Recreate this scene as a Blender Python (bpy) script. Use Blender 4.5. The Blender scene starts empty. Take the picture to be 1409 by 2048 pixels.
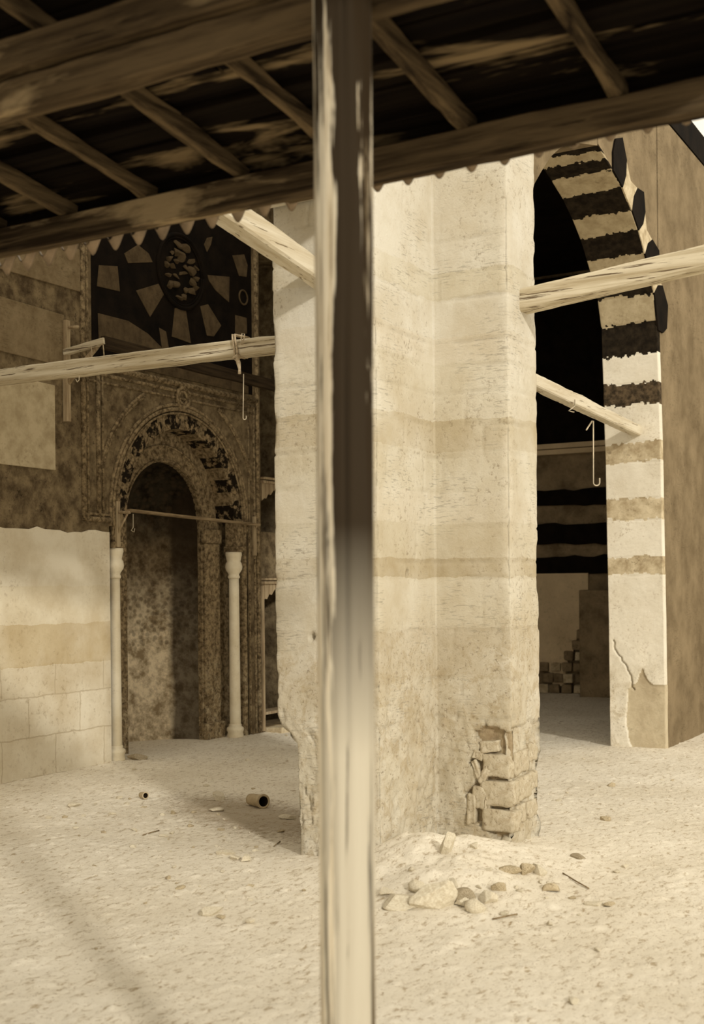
import bpy, bmesh, math, random
import numpy as np
from math import sin, cos, pi, radians, hypot, atan2
from mathutils import Vector, Matrix
random.seed(7)
SC = bpy.context.scene
COL = SC.collection

# ------------------------------------------------------------ camera, sky, sun, exposure
F = 2421.0; CX = 704.0; HY = 1170.0; YAW = radians(30); ROLL = .0095; EYE = 1.6
cam = bpy.data.cameras.new('camera'); co = bpy.data.objects.new('camera', cam); COL.objects.link(co)
cam.sensor_fit = 'AUTO'; cam.sensor_width = 36; cam.lens = F/2048*36
cam.shift_x = 0.0; cam.shift_y = (HY-1024)/2048
co.matrix_world = Matrix.Translation((0, 0, EYE)) @ Matrix.Rotation(YAW, 4, 'Z') @ Matrix.Rotation(pi/2, 4, 'X') @ Matrix.Rotation(-ROLL, 4, 'Z')
cam.clip_start = .05; cam.clip_end = 100
cam.dof.use_dof = True; cam.dof.focus_distance = 8.5; cam.dof.aperture_fstop = 2.6
SC.camera = co

SUN_STRENGTH = 2.3; SKY_STRENGTH = 1.5
w = bpy.data.worlds.new('world'); SC.world = w; w.use_nodes = True
bg = w.node_tree.nodes['Background']; bg.inputs[0].default_value = (1, .90, .72, 1); bg.inputs[1].default_value = SKY_STRENGTH
sl = bpy.data.lights.new('sun', 'SUN'); sl.energy = SUN_STRENGTH; sl.angle = radians(3.2); sl.color = (1, .95, .84)
so = bpy.data.objects.new('sun', sl); COL.objects.link(so)
so.rotation_euler = Vector((-1, .72, -.5)).to_track_quat('-Z', 'Y').to_euler()
so.location = (8, -6, 8)
SC.view_settings.view_transform = 'Standard'; SC.view_settings.look = 'None'
SC.view_settings.exposure = -0.30; SC.view_settings.gamma = 1.0; SC.view_settings.use_curve_mapping = False

# ------------------------------------------------------------ helpers
def ray(px, py):
    a, b = px-CX, -(py-HY)
    x = (a*cos(ROLL)+b*sin(ROLL))/F; z = (-a*sin(ROLL)+b*cos(ROLL))/F
    c, s = cos(YAW), sin(YAW)
    return (c*x-s, s*x+c, z)
def at(px, py, X=None, Y=None, Z=None):
    r = ray(px, py)
    d = X/r[0] if X is not None else Y/r[1] if Y is not None else (Z-EYE)/r[2]
    return Vector((r[0]*d, r[1]*d, EYE+r[2]*d))

def _h(i, j, k):
    n = (i.astype(np.int64)*374761393 + j.astype(np.int64)*668265263 + k.astype(np.int64)*2147483647) & 0xffffffff
    n = ((n ^ (n >> 13))*1274126177) & 0xffffffff
    return ((n ^ (n >> 16)) & 0xffff)/65535.0
def vn(P, s=1.0, seed=0):
    Q = np.asarray(P, float)*s + seed*17.31
    I = np.floor(Q).astype(np.int64); f = Q-I; f = f*f*(3-2*f)
    r = 0
    for dx in (0, 1):
        for dy in (0, 1):
            for dz in (0, 1):
                wgt = (f[:, 0] if dx else 1-f[:, 0])*(f[:, 1] if dy else 1-f[:, 1])*(f[:, 2] if dz else 1-f[:, 2])
                r = r + wgt*_h(I[:, 0]+dx, I[:, 1]+dy, I[:, 2]+dz)
    return r*2-1
def fbm(P, s, o=4, seed=0):
    r = 0; a = 1; t = 0
    for k in range(o):
        r = r + a*vn(P, s*2**k, seed+k); t += a; a *= .5
    return r/t

def tag(o, label=None, cat=None, group=None, kind=None):
    if label: o['label'] = label
    if cat: o['category'] = cat
    if group: o['group'] = group
    if kind: o['kind'] = kind
    return o
def thing(name, label, cat, loc=(0, 0, 0), group=None):
    o = bpy.data.objects.new(name, None); COL.objects.link(o); o.location = loc; o.empty_display_size = .1
    return tag(o, label, cat, group)
def link(name, me, parent=None):
    o = bpy.data.objects.new(name, me); COL.objects.link(o)
    if parent is not None:
        o.parent = parent
        root = parent; off = Vector(parent.location)
        while root.parent: root = root.parent; off = off + Vector(root.location)
        if parent.parent is None: o.matrix_parent_inverse = Matrix.Translation(-Vector(parent.location))
    return o

class MB:
    def __init__(s): s.v = []; s.f = []; s.m = []; s.sm = []
    def add(s, vs, fs, mi=0, smooth=False):
        b = len(s.v); s.v += [tuple(p) for p in vs]
        for f in fs: s.f.append(tuple(b+i for i in f)); s.m.append(mi); s.sm.append(smooth)
        return s
    def box(s, a, b, mi=0, jit=0):
        (x0, y0, z0), (x1, y1, z1) = a, b
        vs = [(x, y, z) for x in (x0, x1) for y in (y0, y1) for z in (z0, z1)]
        if jit: vs = [tuple(c+random.uniform(-jit, jit) for c in p) for p in vs]
        return s.add(vs, [(0, 1, 3, 2), (4, 6, 7, 5), (0, 4, 5, 1), (2, 3, 7, 6), (0, 2, 6, 4), (1, 5, 7, 3)], mi)
    def prism(s, poly, x0, x1, mi=0, ax='x'):
        """poly = [(y,z)] extruded along x (or [(x,z)] along y)"""
        n = len(poly)
        P = (lambda t, p: (t, p[0], p[1])) if ax == 'x' else (lambda t, p: (p[0], t, p[1])) if ax == 'y' else (lambda t, p: (p[0], p[1], t))
        vs = [P(x0, p) for p in poly]+[P(x1, p) for p in poly]
        return s.add(vs, [tuple(range(n)), tuple(range(2*n-1, n-1, -1))]+[(i, (i+1) % n, n+(i+1) % n, n+i) for i in range(n)], mi)
    def tube(s, pts, r, n=8, mi=0, cap=True):
        pts = [Vector(p) for p in pts]; rs = r if isinstance(r, (list, tuple)) else [r]*len(pts)
        up = None; rings = []
        for i, p in enumerate(pts):
            t = (pts[min(i+1, len(pts)-1)]-pts[max(i-1, 0)]).normalized()
            if up is None:
                up = Vector((0, 0, 1)) if abs(t.z) < .9 else Vector((1, 0, 0))
            a = (up-t*up.dot(t)).normalized(); up = a; b = t.cross(a)
            rings.append([p+a*(rs[i]*cos(2*pi*k/n))+b*(rs[i]*sin(2*pi*k/n)) for k in range(n)])
        vs = [q for g in rings for q in g]; m = len(pts)
        fs = [(i*n+k, i*n+(k+1) % n, (i+1)*n+(k+1) % n, (i+1)*n+k) for i in range(m-1) for k in range(n)]
        if cap: fs += [tuple(range(n-1, -1, -1)), tuple((m-1)*n+k for k in range(n))]
        return s.add(vs, fs, mi, True)
    def lathe(s, prof, c=(0, 0, 0), n=28, mi=0):
        vs = [(c[0]+r*cos(2*pi*k/n), c[1]+r*sin(2*pi*k/n), c[2]+z) for r, z in prof for k in range(n)]
        fs = [(i*n+k, i*n+(k+1) % n, (i+1)*n+(k+1) % n, (i+1)*n+k) for i in range(len(prof)-1) for k in range(n)]
        fs += [tuple(range(n-1, -1, -1)), tuple((len(prof)-1)*n+k for k in range(n))]
        return s.add(vs, fs, mi, True)
    def grid(s, V, nu, nv, mi=0, smooth=True, closed=False):
        b = len(s.v); s.v += [tuple(p) for p in V]
        for i in range(nu if closed else nu-1):
            for j in range(nv-1):
                i2 = (i+1) % nu
                s.f.append((b+i*nv+j, b+i2*nv+j, b+i2*nv+j+1, b+i*nv+j+1))
                s.m.append(mi if isinstance(mi, int) else int(mi(i, j))); s.sm.append(smooth)
        return s
    def build(s, name, mats, parent=None, bevel=0, fix=True):
        me = bpy.data.meshes.new(name); me.from_pydata(s.v, [], s.f)
        if not isinstance(mats, (list, tuple)): mats = [mats]
        for m in mats: me.materials.append(m)
        me.polygons.foreach_set('material_index', s.m); me.polygons.foreach_set('use_smooth', s.sm)
        if fix and len(s.f) < 60000:
            bm = bmesh.new(); bm.from_mesh(me); bmesh.ops.recalc_face_normals(bm, faces=bm.faces); bm.to_mesh(me); bm.free()
        me.update()
        o = link(name, me, parent)
        if bevel:
            md = o.modifiers.new('bevel', 'BEVEL'); md.width = bevel; md.segments = 2; md.limit_method = 'ANGLE'
        return o

def timber(p0, p1, w, h, name, mat, parent=None, rough=.004, seg=.06, seed=0, tilt=0, taper=1.0):
    """a hewn rectangular timber between two points, edges worn"""
    p0, p1 = Vector(p0), Vector(p1); t = (p1-p0); L = t.length; t.normalize()
    up = Vector((0, 0, 1)) if abs(t.z) < .9 else Vector((0, 1, 0))
    sd = t.cross(up).normalized(); up = sd.cross(t).normalized()
    n = max(3, int(L/seg)); prof = []
    e = min(w, h)*.1
    for (cx, cy) in ((1, 1), (-1, 1), (-1, -1), (1, -1)):
        X, Y = cx*w/2, cy*h/2
        a = (X-cx*e, Y) if cx*cy > 0 else (X, Y-cy*e)
        b = (X, Y-cy*e) if cx*cy > 0 else (X-cx*e, Y)
        prof += [b, a]
    # subdivide sides
    q = []
    for i in range(8):
        a, b = prof[i], prof[(i+1) % 8]
        q.append(a)
        if hypot(a[0]-b[0], a[1]-b[1]) > e*2:
            for k in (1, 2, 3): q.append((a[0]+(b[0]-a[0])*k/4, a[1]+(b[1]-a[1])*k/4))
    m = len(q); P = []
    for i in range(n+1):
        f = i/n; sc = 1+(taper-1)*f
        for (x, y) in q: P.append(p0+t*(L*f)+sd*(x*sc)+up*(y*sc))
    A = np.array([tuple(v) for v in P]); loc = np.array([(x, y) for i in range(n+1) for (x, y) in q])
    d = fbm(A*np.array([1, 1, 1]), 3.0, 3, seed+3)*rough*1.6 + vn(A, 26, seed+9)*rough*.5
    nr = loc/np.maximum(np.linalg.norm(loc, axis=1)[:, None], 1e-6)
    A = A + (nr[:, :1]*np.array(tuple(sd)) + nr[:, 1:]*np.array(tuple(up)))*d[:, None]
    mb = MB()
    fs = [(i*m+k, i*m+(k+1) % m, (i+1)*m+(k+1) % m, (i+1)*m+k) for i in range(n) for k in range(m)]
    fs += [tuple(range(m-1, -1, -1)), tuple(n*m+k for k in range(m))]
    mb.add(A.tolist(), fs)
    return mb.build(name, mat, parent)

# ------------------------------------------------------------ materials
def mat_new(name, rough=.9):
    m = bpy.data.materials.new(name); m.use_nodes = True
    nt = m.node_tree; b = nt.nodes['Principled BSDF']; b.inputs['Roughness'].default_value = rough
    b.inputs['Specular IOR Level'].default_value = .06
    return m, nt, b
def ramp(nt, fac, stops, interp='LINEAR'):
    r = nt.nodes.new('ShaderNodeValToRGB'); r.color_ramp.interpolation = interp
    e = r.color_ramp.elements
    e[0].position, e[0].color = stops[0][0], (*stops[0][1], 1)
    e[1].position, e[1].color = stops[-1][0], (*stops[-1][1], 1)
    for p, c in stops[1:-1]:
        q = e.new(p); q.color = (*c, 1)
    nt.links.new(fac, r.inputs[0]); return r.outputs[0]
def noise(nt, scale, detail=6, rough=.6, vec=None, dist=0):
    n = nt.nodes.new('ShaderNodeTexNoise'); n.inputs['Scale'].default_value = scale
    n.inputs['Detail'].default_value = detail; n.inputs['Roughness'].default_value = rough; n.inputs['Distortion'].default_value = dist
    if vec: nt.links.new(vec, n.inputs['Vector'])
    return n.outputs['Fac']
def coords(nt, scale=(1, 1, 1), rot=(0, 0, 0)):
    t = nt.nodes.new('ShaderNodeTexCoord'); mp = nt.nodes.new('ShaderNodeMapping')
    mp.inputs['Scale'].default_value = scale; mp.inputs['Rotation'].default_value = rot
    nt.links.new(t.outputs['Object'], mp.inputs['Vector']); return mp.outputs[0]
def mix(nt, a, b, fac, mode='MIX'):
    m = nt.nodes.new('ShaderNodeMix'); m.data_type = 'RGBA'; m.blend_type = mode
    for s, v in ((m.inputs[0], fac), (m.inputs[6], a), (m.inputs[7], b)):
        if isinstance(v, (int, float)): s.default_value = v
        elif isinstance(v, tuple): s.default_value = (*v, 1)
        else: nt.links.new(v, s)
    return m.outputs[2]
def math_(nt, op, a, b=0.0, clamp=False):
    m = nt.nodes.new('ShaderNodeMath'); m.operation = op; m.use_clamp = clamp
    for s, v in ((m.inputs[0], a), (m.inputs[1], b)):
        if isinstance(v, (int, float)): s.default_value = v
        else: nt.links.new(v, s)
    return m.outputs[0]
def bump(nt, b, h, strength=.5, dist=.01):
    n = nt.nodes.new('ShaderNodeBump'); n.inputs['Strength'].default_value = strength; n.inputs['Distance'].default_value = dist
    nt.links.new(h, n.inputs['Height']); nt.links.new(n.outputs[0], b.inputs['Normal'])

def stone(name, light, dark, sc=3, contrast=(.35, .65), speck=.5, speck_col=None, bands=None, bsc=30, bstr=.4, bdist=.008, hatch=0, joints=None, low=None):
    """weathered stone; bands = [(z, colour)] course tints, each with a ragged edge; joints = brick pattern (len, height, colour, offset)"""
    m, nt, b = mat_new(name)
    v = coords(nt)
    n1 = noise(nt, sc, 8, .65, v)
    col = ramp(nt, n1, [(contrast[0], dark), (contrast[1], light)])
    if bands:
        sep = nt.nodes.new('ShaderNodeSeparateXYZ'); nt.links.new(v, sep.inputs[0])
        wob = noise(nt, 4, 5, .7, v)
        z = math_(nt, 'ADD', math_(nt, 'MULTIPLY', sep.outputs[2], 1/6.0), math_(nt, 'MULTIPLY', math_(nt, 'SUBTRACT', wob, .5), .012))
        st = [(0, bands[0][1])]
        for zz, c in bands: st.append((max(.0001, zz/6.0), c))
        tint = ramp(nt, z, st, 'CONSTANT')
        pn = noise(nt, 1.7, 4, .6, v)
        col = mix(nt, col, tint, ramp(nt, pn, [(.35, (.35, .35, .35)), (.6, (1, 1, 1))]), 'MULTIPLY')
    fine = noise(nt, bsc, 8, .75, v)
    if speck:
        sp = ramp(nt, fine, [(.36, (1, 1, 1)), (.46, (0, 0, 0))])
        big = ramp(nt, noise(nt, sc*.7, 4, .6, v), [(.42, (0, 0, 0)), (.62, (1, 1, 1))])
        col = mix(nt, col, speck_col or tuple(c*.35 for c in dark), math_(nt, 'MULTIPLY', math_(nt, 'MULTIPLY', sp, big), speck))
    hgt = fine
    if low:
        s3 = nt.nodes.new('ShaderNodeSeparateXYZ'); nt.links.new(v, s3.inputs[0])
        wz = math_(nt, 'ADD', math_(nt, 'MULTIPLY', s3.outputs[2], .3333), math_(nt, 'MULTIPLY', math_(nt, 'SUBTRACT', noise(nt, 3, 4, .6, v), .5), .3))
        m1 = ramp(nt, wz, [(low[0]/3-.08, (1, 1, 1)), (low[0]/3+.05, (0, 0, 0))])
        m2 = ramp(nt, noise(nt, 11, 9, .8, v, .5), [(.49, (0, 0, 0)), (.60, (1, 1, 1))])
        col = mix(nt, col, low[1], math_(nt, 'MULTIPLY', math_(nt, 'MULTIPLY', m1, m2), low[2]))
        m4 = ramp(nt, noise(nt, 42, 6, .75, v, .3), [(.36, (1, 1, 1)), (.43, (0, 0, 0))])
        col = mix(nt, col, (.16, .11, .06), math_(nt, 'MULTIPLY', math_(nt, 'MULTIPLY', m1, m4), .6))
    if hatch:
        vh = coords(nt, (14, 14, 110), (.12, .12, 0))
        hn = noise(nt, 1.0, 4, .6, vh)
        hm = ramp(nt, hn, [(.38, (1, 1, 1)), (.44, (0, 0, 0))])
        patch = ramp(nt, noise(nt, 2.2, 3, .5, v), [(.5, (0, 0, 0)), (.6, (1, 1, 1))])
        col = mix(nt, col, tuple(c*.45 for c in dark), math_(nt, 'MULTIPLY', math_(nt, 'MULTIPLY', hm, patch), hatch))
    if joints:
        L, H_, jc, axis = joints
        sp_ = nt.nodes.new('ShaderNodeSeparateXYZ'); nt.links.new(v, sp_.inputs[0])
        cb = nt.nodes.new('ShaderNodeCombineXYZ')
        wb = math_(nt, 'MULTIPLY', math_(nt, 'SUBTRACT', noise(nt, 5, 4, .6, v), .5), .05)
        nt.links.new(math_(nt, 'ADD', math_(nt, 'ADD', sp_.outputs[0], sp_.outputs[1]), wb), cb.inputs[0])
        nt.links.new(math_(nt, 'ADD', sp_.outputs[2], wb), cb.inputs[1])
        br = nt.nodes.new('ShaderNodeTexBrick'); nt.links.new(cb.outputs[0], br.inputs['Vector'])
        br.inputs['Scale'].default_value = 1; br.inputs['Brick Width'].default_value = L; br.inputs['Row Height'].default_value = H_
        br.inputs['Mortar Size'].default_value = .006; br.inputs['Mortar Smooth'].default_value = .3
        zlow = ramp(nt, math_(nt, 'MULTIPLY', sp_.outputs[2], 1/3.0), [(joints[3]/3, (1, 1, 1)), (joints[3]/3+.01, (0, 0, 0))])
        br.inputs['Color1'].default_value = (1, 1, 1, 1); br.inputs['Color2'].default_value = (.86, .82, .75, 1); br.inputs['Mortar'].default_value = (1, 1, 1, 1)
        col = mix(nt, col, br.outputs['Color'], math_(nt, 'MULTIPLY', zlow, .7), 'MULTIPLY')
        col = mix(nt, col, jc, math_(nt, 'MULTIPLY', math_(nt, 'MULTIPLY', br.outputs['Fac'], zlow), .5))
        hgt = math_(nt, 'SUBTRACT', fine, math_(nt, 'MULTIPLY', math_(nt, 'MULTIPLY', br.outputs['Fac'], zlow), .8))
    nt.links.new(col, b.inputs['Base Color'])
    bump(nt, b, hgt, bstr, bdist)
    return m
def wood(name, axis, light, dark, crack=(.05, .03, .015), stretch=.06, sc=22, contrast=(.36, .62), crk=.8, rough=.85, cut=(.3, .37), patch=None, patch_sc=1.2, patch_cut=(.5, .6)):
    m, nt, b = mat_new(name, rough); b.inputs['Specular IOR Level'].default_value = .03
    s = [1, 1, 1]; s['xyz'.index(axis)] = stretch
    v = coords(nt, tuple(s))
    n1 = noise(nt, sc, 6, .65, v, .3); n2 = noise(nt, sc*2.6, 5, .6, v)
    col = ramp(nt, n1, [(contrast[0], dark), (contrast[1], light)])
    ck = ramp(nt, n2, [(cut[0], (1, 1, 1)), (cut[1], (0, 0, 0))])
    col = mix(nt, col, crack, math_(nt, 'MULTIPLY', ck, crk))
    if patch:
        s2 = [1, 1, 1]; s2['xyz'.index(axis)] = .22
        v2 = coords(nt, tuple(s2))
        pn = noise(nt, patch_sc*4, 5, .6, v2, .4)
        col = mix(nt, col, patch, ramp(nt, pn, [(patch_cut[0], (0, 0, 0)), (patch_cut[1], (1, 1, 1))]))
    nt.links.new(col, b.inputs['Base Color']); bump(nt, b, math_(nt, 'ADD', n1, math_(nt, 'MULTIPLY', ck, -.5)), .5, .006)
    return m

LM = (.66, .625, .54); TAN = (.55, .46, .31); BRN = (.16, .105, .055); DRK = (.030, .021, .012)
PB = [(0, (.88, .85, .78)), (.62, (.84, .80, .72)), (1.02, (.80, .75, .66)), (1.33, (.92, .89, .82)), (1.62, (.72, .65, .52)), (1.75, (.86, .82, .73)), (1.95, (.95, .92, .86)), (2.15, (.90, .87, .79)), (2.40, (.78, .72, .60)), (2.58, (.95, .93, .88)), (2.95, (.98, .96, .93)), (3.1, (1, 1, 1)), (3.34, (.93, .91, .85)), (3.5, (1, 1, 1))]
M_PIER = stone('pale_limestone', LM, (.56, .505, .40), 2.6, (.34, .6), .6, (.2, .14, .08), PB, 38, .8, .008, hatch=.5, low=(1.35, (.40, .32, .2), .65))
M_RUB = stone('rubble_stone', (.66, .57, .42), (.36, .28, .17), 12, (.35, .65), .6, None, None, 30, .8, .012)
M_CAVITY = stone('earthy_mortar', (.50, .41, .27), (.3, .22, .13), 8, (.35, .65), .6, None, None, 24, .9, .015)
M_JAMB = stone('whitewashed_limestone', (.78, .73, .62), (.68, .62, .5), 2.6, (.3, .6), .5, (.3, .2, .1), None, 34, .6, .008, low=(.75, (.46, .38, .25), .6))
M_TANST = stone('tan_stone_course', (.62, .53, .37), (.36, .28, .17), 8, (.35, .6), .7, (.15, .1, .05), None, 22, .6, .008)
M_BLACK = stone('black_painted_course', (.035, .026, .016), (.012, .009, .006), 14, (.4, .7), 0, None, None, 60, .5, .006)
M_BLACKW = stone('worn_black_course', (.12, .085, .05), (.035, .026, .016), 18, (.4, .62), 0, None, None, 50, .6, .006)
M_VOUS = stone('tan_voussoir', (.50, .42, .28), (.36, .29, .18), 7, (.35, .6), .5, (.12, .08, .04), None, 34, .5, .006)
M_WALL = stone('sooty_wall_plaster', (.25, .19, .11), (.085, .06, .033), 8, (.37, .63), 1.0, (.03, .02, .012), None, 30, .9, .012)
M_DARKROOM = stone('dark_room_wall', (.34, .26, .16), (.15, .11, .065), 3, (.35, .65), .6, (.02, .015, .01), None, 26, .6, .01)
M_MUD = stone('mud_plaster', (.72, .58, .38), (.56, .44, .28), 2, (.35, .65), .4, (.06, .04, .02), None, 20, .4, .008)
M_SOOTSHADE = stone('soot_and_shade_black_stone', (.013, .009, .006), (.005, .004, .003), 5, (.35, .65), 0, None, None, 40, .5, .006)  # black stone and soot; also paints the shade high in the back room
M_INLAY = stone('inlaid_buff_stone', (.115, .083, .047), (.065, .046, .026), 9, (.35, .65), .4, None, None, 50, .4, .004, hatch=.3)
M_CARVE = stone('carved_brown_stone', (.38, .29, .17), (.10, .07, .038), 24, (.38, .62), 1.0, (.03, .02, .012), None, 40, 1.0, .014, low=(.75, (.62, .52, .35), .75))
M_MOTT = stone('mottled_black_stone', (.30, .22, .125), (.014, .010, .006), 13, (.50, .60), 0, None, None, 36, .8, .01)
M_DIMB = stone('dim_band_stone', (.26, .2, .12), (.17, .125, .07), 8, (.35, .65), .6, None, None, 30, .6, .006, hatch=.4)
M_MARBLE = stone('pale_marble', (.86, .79, .63), (.70, .61, .44), 3, (.35, .65), .25, (.25, .18, .1), None, 40, .25, .003)
M_LOWWALL = stone('sunlit_washed_ashlar', (.74, .68, .55), (.60, .52, .38), 2.2, (.36, .6), .5, (.3, .22, .12), [(0, (1, 1, 1)), (.93, (.80, .73, .6)), (1.27, (.97, .95, .9)), (1.6, (1, 1, 1))], 24, .6, .008, joints=(.62, .34, (.4, .31, .19), .93))
M_FLOOR = None
def post_mat():
    m, nt, b = mat_new('weathered_post', .9); b.inputs['Specular IOR Level'].default_value = .05
    v = coords(nt, (1, 1, .04)); vw = coords(nt, (1, 1, .35))
    n1 = noise(nt, 34, 6, .6, v, .3); n2 = noise(nt, 15, 5, .6, v, .2); n3 = noise(nt, 6, 4, .6, vw, .8)
    col = ramp(nt, n1, [(.38, (.40, .31, .19)), (.58, (.74, .67, .53))])
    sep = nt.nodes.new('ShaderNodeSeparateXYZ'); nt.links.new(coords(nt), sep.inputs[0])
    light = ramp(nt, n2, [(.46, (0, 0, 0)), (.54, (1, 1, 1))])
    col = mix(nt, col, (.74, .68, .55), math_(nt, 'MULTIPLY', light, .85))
    # dark streaks down one side of the upper post; paler towards the foot
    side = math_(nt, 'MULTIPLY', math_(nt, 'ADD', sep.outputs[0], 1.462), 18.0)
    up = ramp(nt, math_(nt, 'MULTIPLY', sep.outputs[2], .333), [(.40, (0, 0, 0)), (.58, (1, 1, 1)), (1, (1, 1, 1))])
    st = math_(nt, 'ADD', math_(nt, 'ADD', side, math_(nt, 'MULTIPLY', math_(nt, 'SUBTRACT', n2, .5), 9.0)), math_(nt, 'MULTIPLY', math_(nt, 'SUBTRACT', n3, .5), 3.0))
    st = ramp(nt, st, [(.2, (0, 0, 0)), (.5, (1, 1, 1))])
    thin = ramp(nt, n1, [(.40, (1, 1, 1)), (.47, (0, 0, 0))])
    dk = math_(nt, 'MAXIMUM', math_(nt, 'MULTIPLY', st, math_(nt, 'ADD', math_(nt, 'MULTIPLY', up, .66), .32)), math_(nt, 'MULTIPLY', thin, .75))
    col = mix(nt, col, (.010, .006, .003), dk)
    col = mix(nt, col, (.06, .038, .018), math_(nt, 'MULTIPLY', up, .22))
    nt.links.new(col, b.inputs['Base Color']); bump(nt, b, n1, .5, .006); return m
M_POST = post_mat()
M_TIE_X = wood('bleached_timber_x', 'x', (.62, .555, .425), (.40, .33, .215), (.10, .065, .035), .035, 26, (.36, .6), .9, cut=(.37, .41))
M_TIE_Y = wood('bleached_timber_y', 'y', (.62, .565, .45), (.48, .41, .29), (.12, .08, .04), .035, 26, (.34, .6), .8, cut=(.35, .39))
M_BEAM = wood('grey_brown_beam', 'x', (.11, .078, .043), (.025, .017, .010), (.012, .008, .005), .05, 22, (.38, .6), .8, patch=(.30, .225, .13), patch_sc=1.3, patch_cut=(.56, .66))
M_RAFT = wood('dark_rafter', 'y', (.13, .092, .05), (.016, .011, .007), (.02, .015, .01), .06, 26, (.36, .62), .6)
M_BOARD = wood('shade_dark_roof_board', 'x', (.010, .007, .0045), (.003, .002, .0015), (.002, .0015, .001), .04, 20, (.36, .62), .6, patch=(.20, .145, .08), patch_sc=1.0, patch_cut=(.56, .64))  # near-black base colour holds the deep shade under the roof
M_OLDWOOD = wood('old_pale_wood', 'z', (.46, .37, .24), (.24, .17, .1), (.06, .04, .02), .06, 30, (.36, .62), .7)
M_RAILW = wood('old_rail_wood', 'y', (.33, .25, .15), (.13, .09, .05), (.05, .03, .02), .05, 40, (.36, .62), .7)
M_RAILDK = wood('black_rail_wood', 'y', (.05, .035, .02), (.02, .014, .009), (.01, .008, .005), .05, 30, (.36, .62), .5)
def metal(name, c, rough, metallic):
    m, nt, b = mat_new(name, rough); v = coords(nt)
    nt.links.new(ramp(nt, noise(nt, 12, 6, .6, v), [(.35, tuple(k*.55 for k in c)), (.65, c)]), b.inputs['Base Color'])
    b.inputs['Metallic'].default_value = metallic; b.inputs['Specular IOR Level'].default_value = .5
    return m
M_TIN = metal('rusty_corrugated_iron', (.26, .19, .12), .42, .5)
M_WIRE = metal('pale_wire', (.62, .53, .38), .5, .2)
M_ROPE = stone('grey_rope', (.6, .5, .36), (.35, .27, .17), 60, (.35, .65), 0, None, None, 120, .8, .004)
M_CLAY = stone('fired_clay', (.52, .43, .29), (.38, .3, .19), 10, (.35, .65), .3, None, None, 40, .3, .003)
M_CLAYIN = stone('shaded_clay_inside', (.03, .02, .012), (.015, .01, .006), 10, (.35, .65), 0, None, None, 40, .3, .003)  # near-black copy of the clay, painting shade inside the hollow
def floor_mat():
    m, nt, b = mat_new('trodden_earth')
    v = coords(nt); vs = coords(nt, (1, .45, 1), (0, 0, radians(35)))
    n1 = noise(nt, .9, 6, .6, v); n2 = noise(nt, 30, 9, .75, vs, .4); n3 = noise(nt, 55, 6, .7, v)
    col = ramp(nt, n1, [(.3, (.74, .67, .54)), (.6, (.86, .80, .68))])
    lit = ramp(nt, n2, [(.36, (.45, .36, .24)), (.47, (1, 1, 1))])
    col = mix(nt, col, lit, .8, 'MULTIPLY')
    col = mix(nt, col, (.3, .22, .13), math_(nt, 'MULTIPLY', ramp(nt, n3, [(.33, (1, 1, 1)), (.42, (0, 0, 0))]), .75))
    # dark earth west of the pier, its colour also holding the pier's cast shade
    def patch(cx, cy, rx, ry, rot):
        mp = nt.nodes.new('ShaderNodeMapping'); mp.vector_type = 'TEXTURE'
        mp.inputs['Location'].default_value = (cx, cy, 0); mp.inputs['Rotation'].default_value = (0, 0, rot); mp.inputs['Scale'].default_value = (rx, ry, 50)
        nt.links.new(v, mp.inputs[0])
        ln = nt.nodes.new('ShaderNodeVectorMath'); ln.operation = 'LENGTH'; nt.links.new(mp.outputs[0], ln.inputs[0])
        return math_(nt, 'ADD', ln.outputs['Value'], math_(nt, 'MULTIPLY', math_(nt, 'SUBTRACT', n2, .5), 1.6))
    d = patch(-4.85, 6.95, 1.25, .55, radians(-24))
    col = mix(nt, col, (.25, .18, .1), math_(nt, 'MULTIPLY', ramp(nt, d, [(.5, (1, 1, 1)), (1.25, (0, 0, 0))]), .6))
    nt.links.new(col, b.inputs['Base Color']); bump(nt, b, math_(nt, 'ADD', n2, math_(nt, 'MULTIPLY', n3, .6)), .6, .012)
    return m
M_FLOOR = floor_mat()

# ------------------------------------------------------------ setting: floor
def axis(parts):
    out = []
    for a, b, st in parts: out += list(np.arange(a, b, st))
    out.append(parts[-1][1]); return np.array(out)
xs = axis([(-14, -7.6, .2), (-7.6, -1.0, .018), (-1.0, 8, .3)]); ys = axis([(-6, 3, .3), (3, 9.5, .018), (9.5, 12.8, .04), (12.8, 18, .15)])
GX, GY = np.meshgrid(xs, ys, indexing='ij'); G = np.stack([GX.ravel(), GY.ravel(), np.zeros(GX.size)], 1)
def ground_z(P):
    z = fbm(P, 1.1, 4, 2)*.018 + fbm(P, 7, 4, 5)*.0045*(1+np.clip(fbm(P, 1.3, 2, 8), 0, 1)*3) + np.clip(fbm(P, 26, 2, 15)-.2, 0, 1)*.02
    for cx, cy, r, hh in ((-3.05, 6.25, .42, .13), (-2.75, 5.75, .40, .09), (-2.6, 6.5, .35, .05), (-3.3, 5.9, .35, .05)):
        z = z+hh*np.exp(-((P[:, 0]-cx)**2+(P[:, 1]-cy)**2)/(r*r))*(1+.35*fbm(P, 6, 3, 4))
    return z
G[:, 2] = ground_z(G)
def gz(x, y): return float(ground_z(np.array([[x, y, 0.0]]))[0])
fl = MB().grid(G.tolist(), len(xs), len(ys)).build('floor', M_FLOOR, fix=False); tag(fl, kind='structure')

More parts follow.
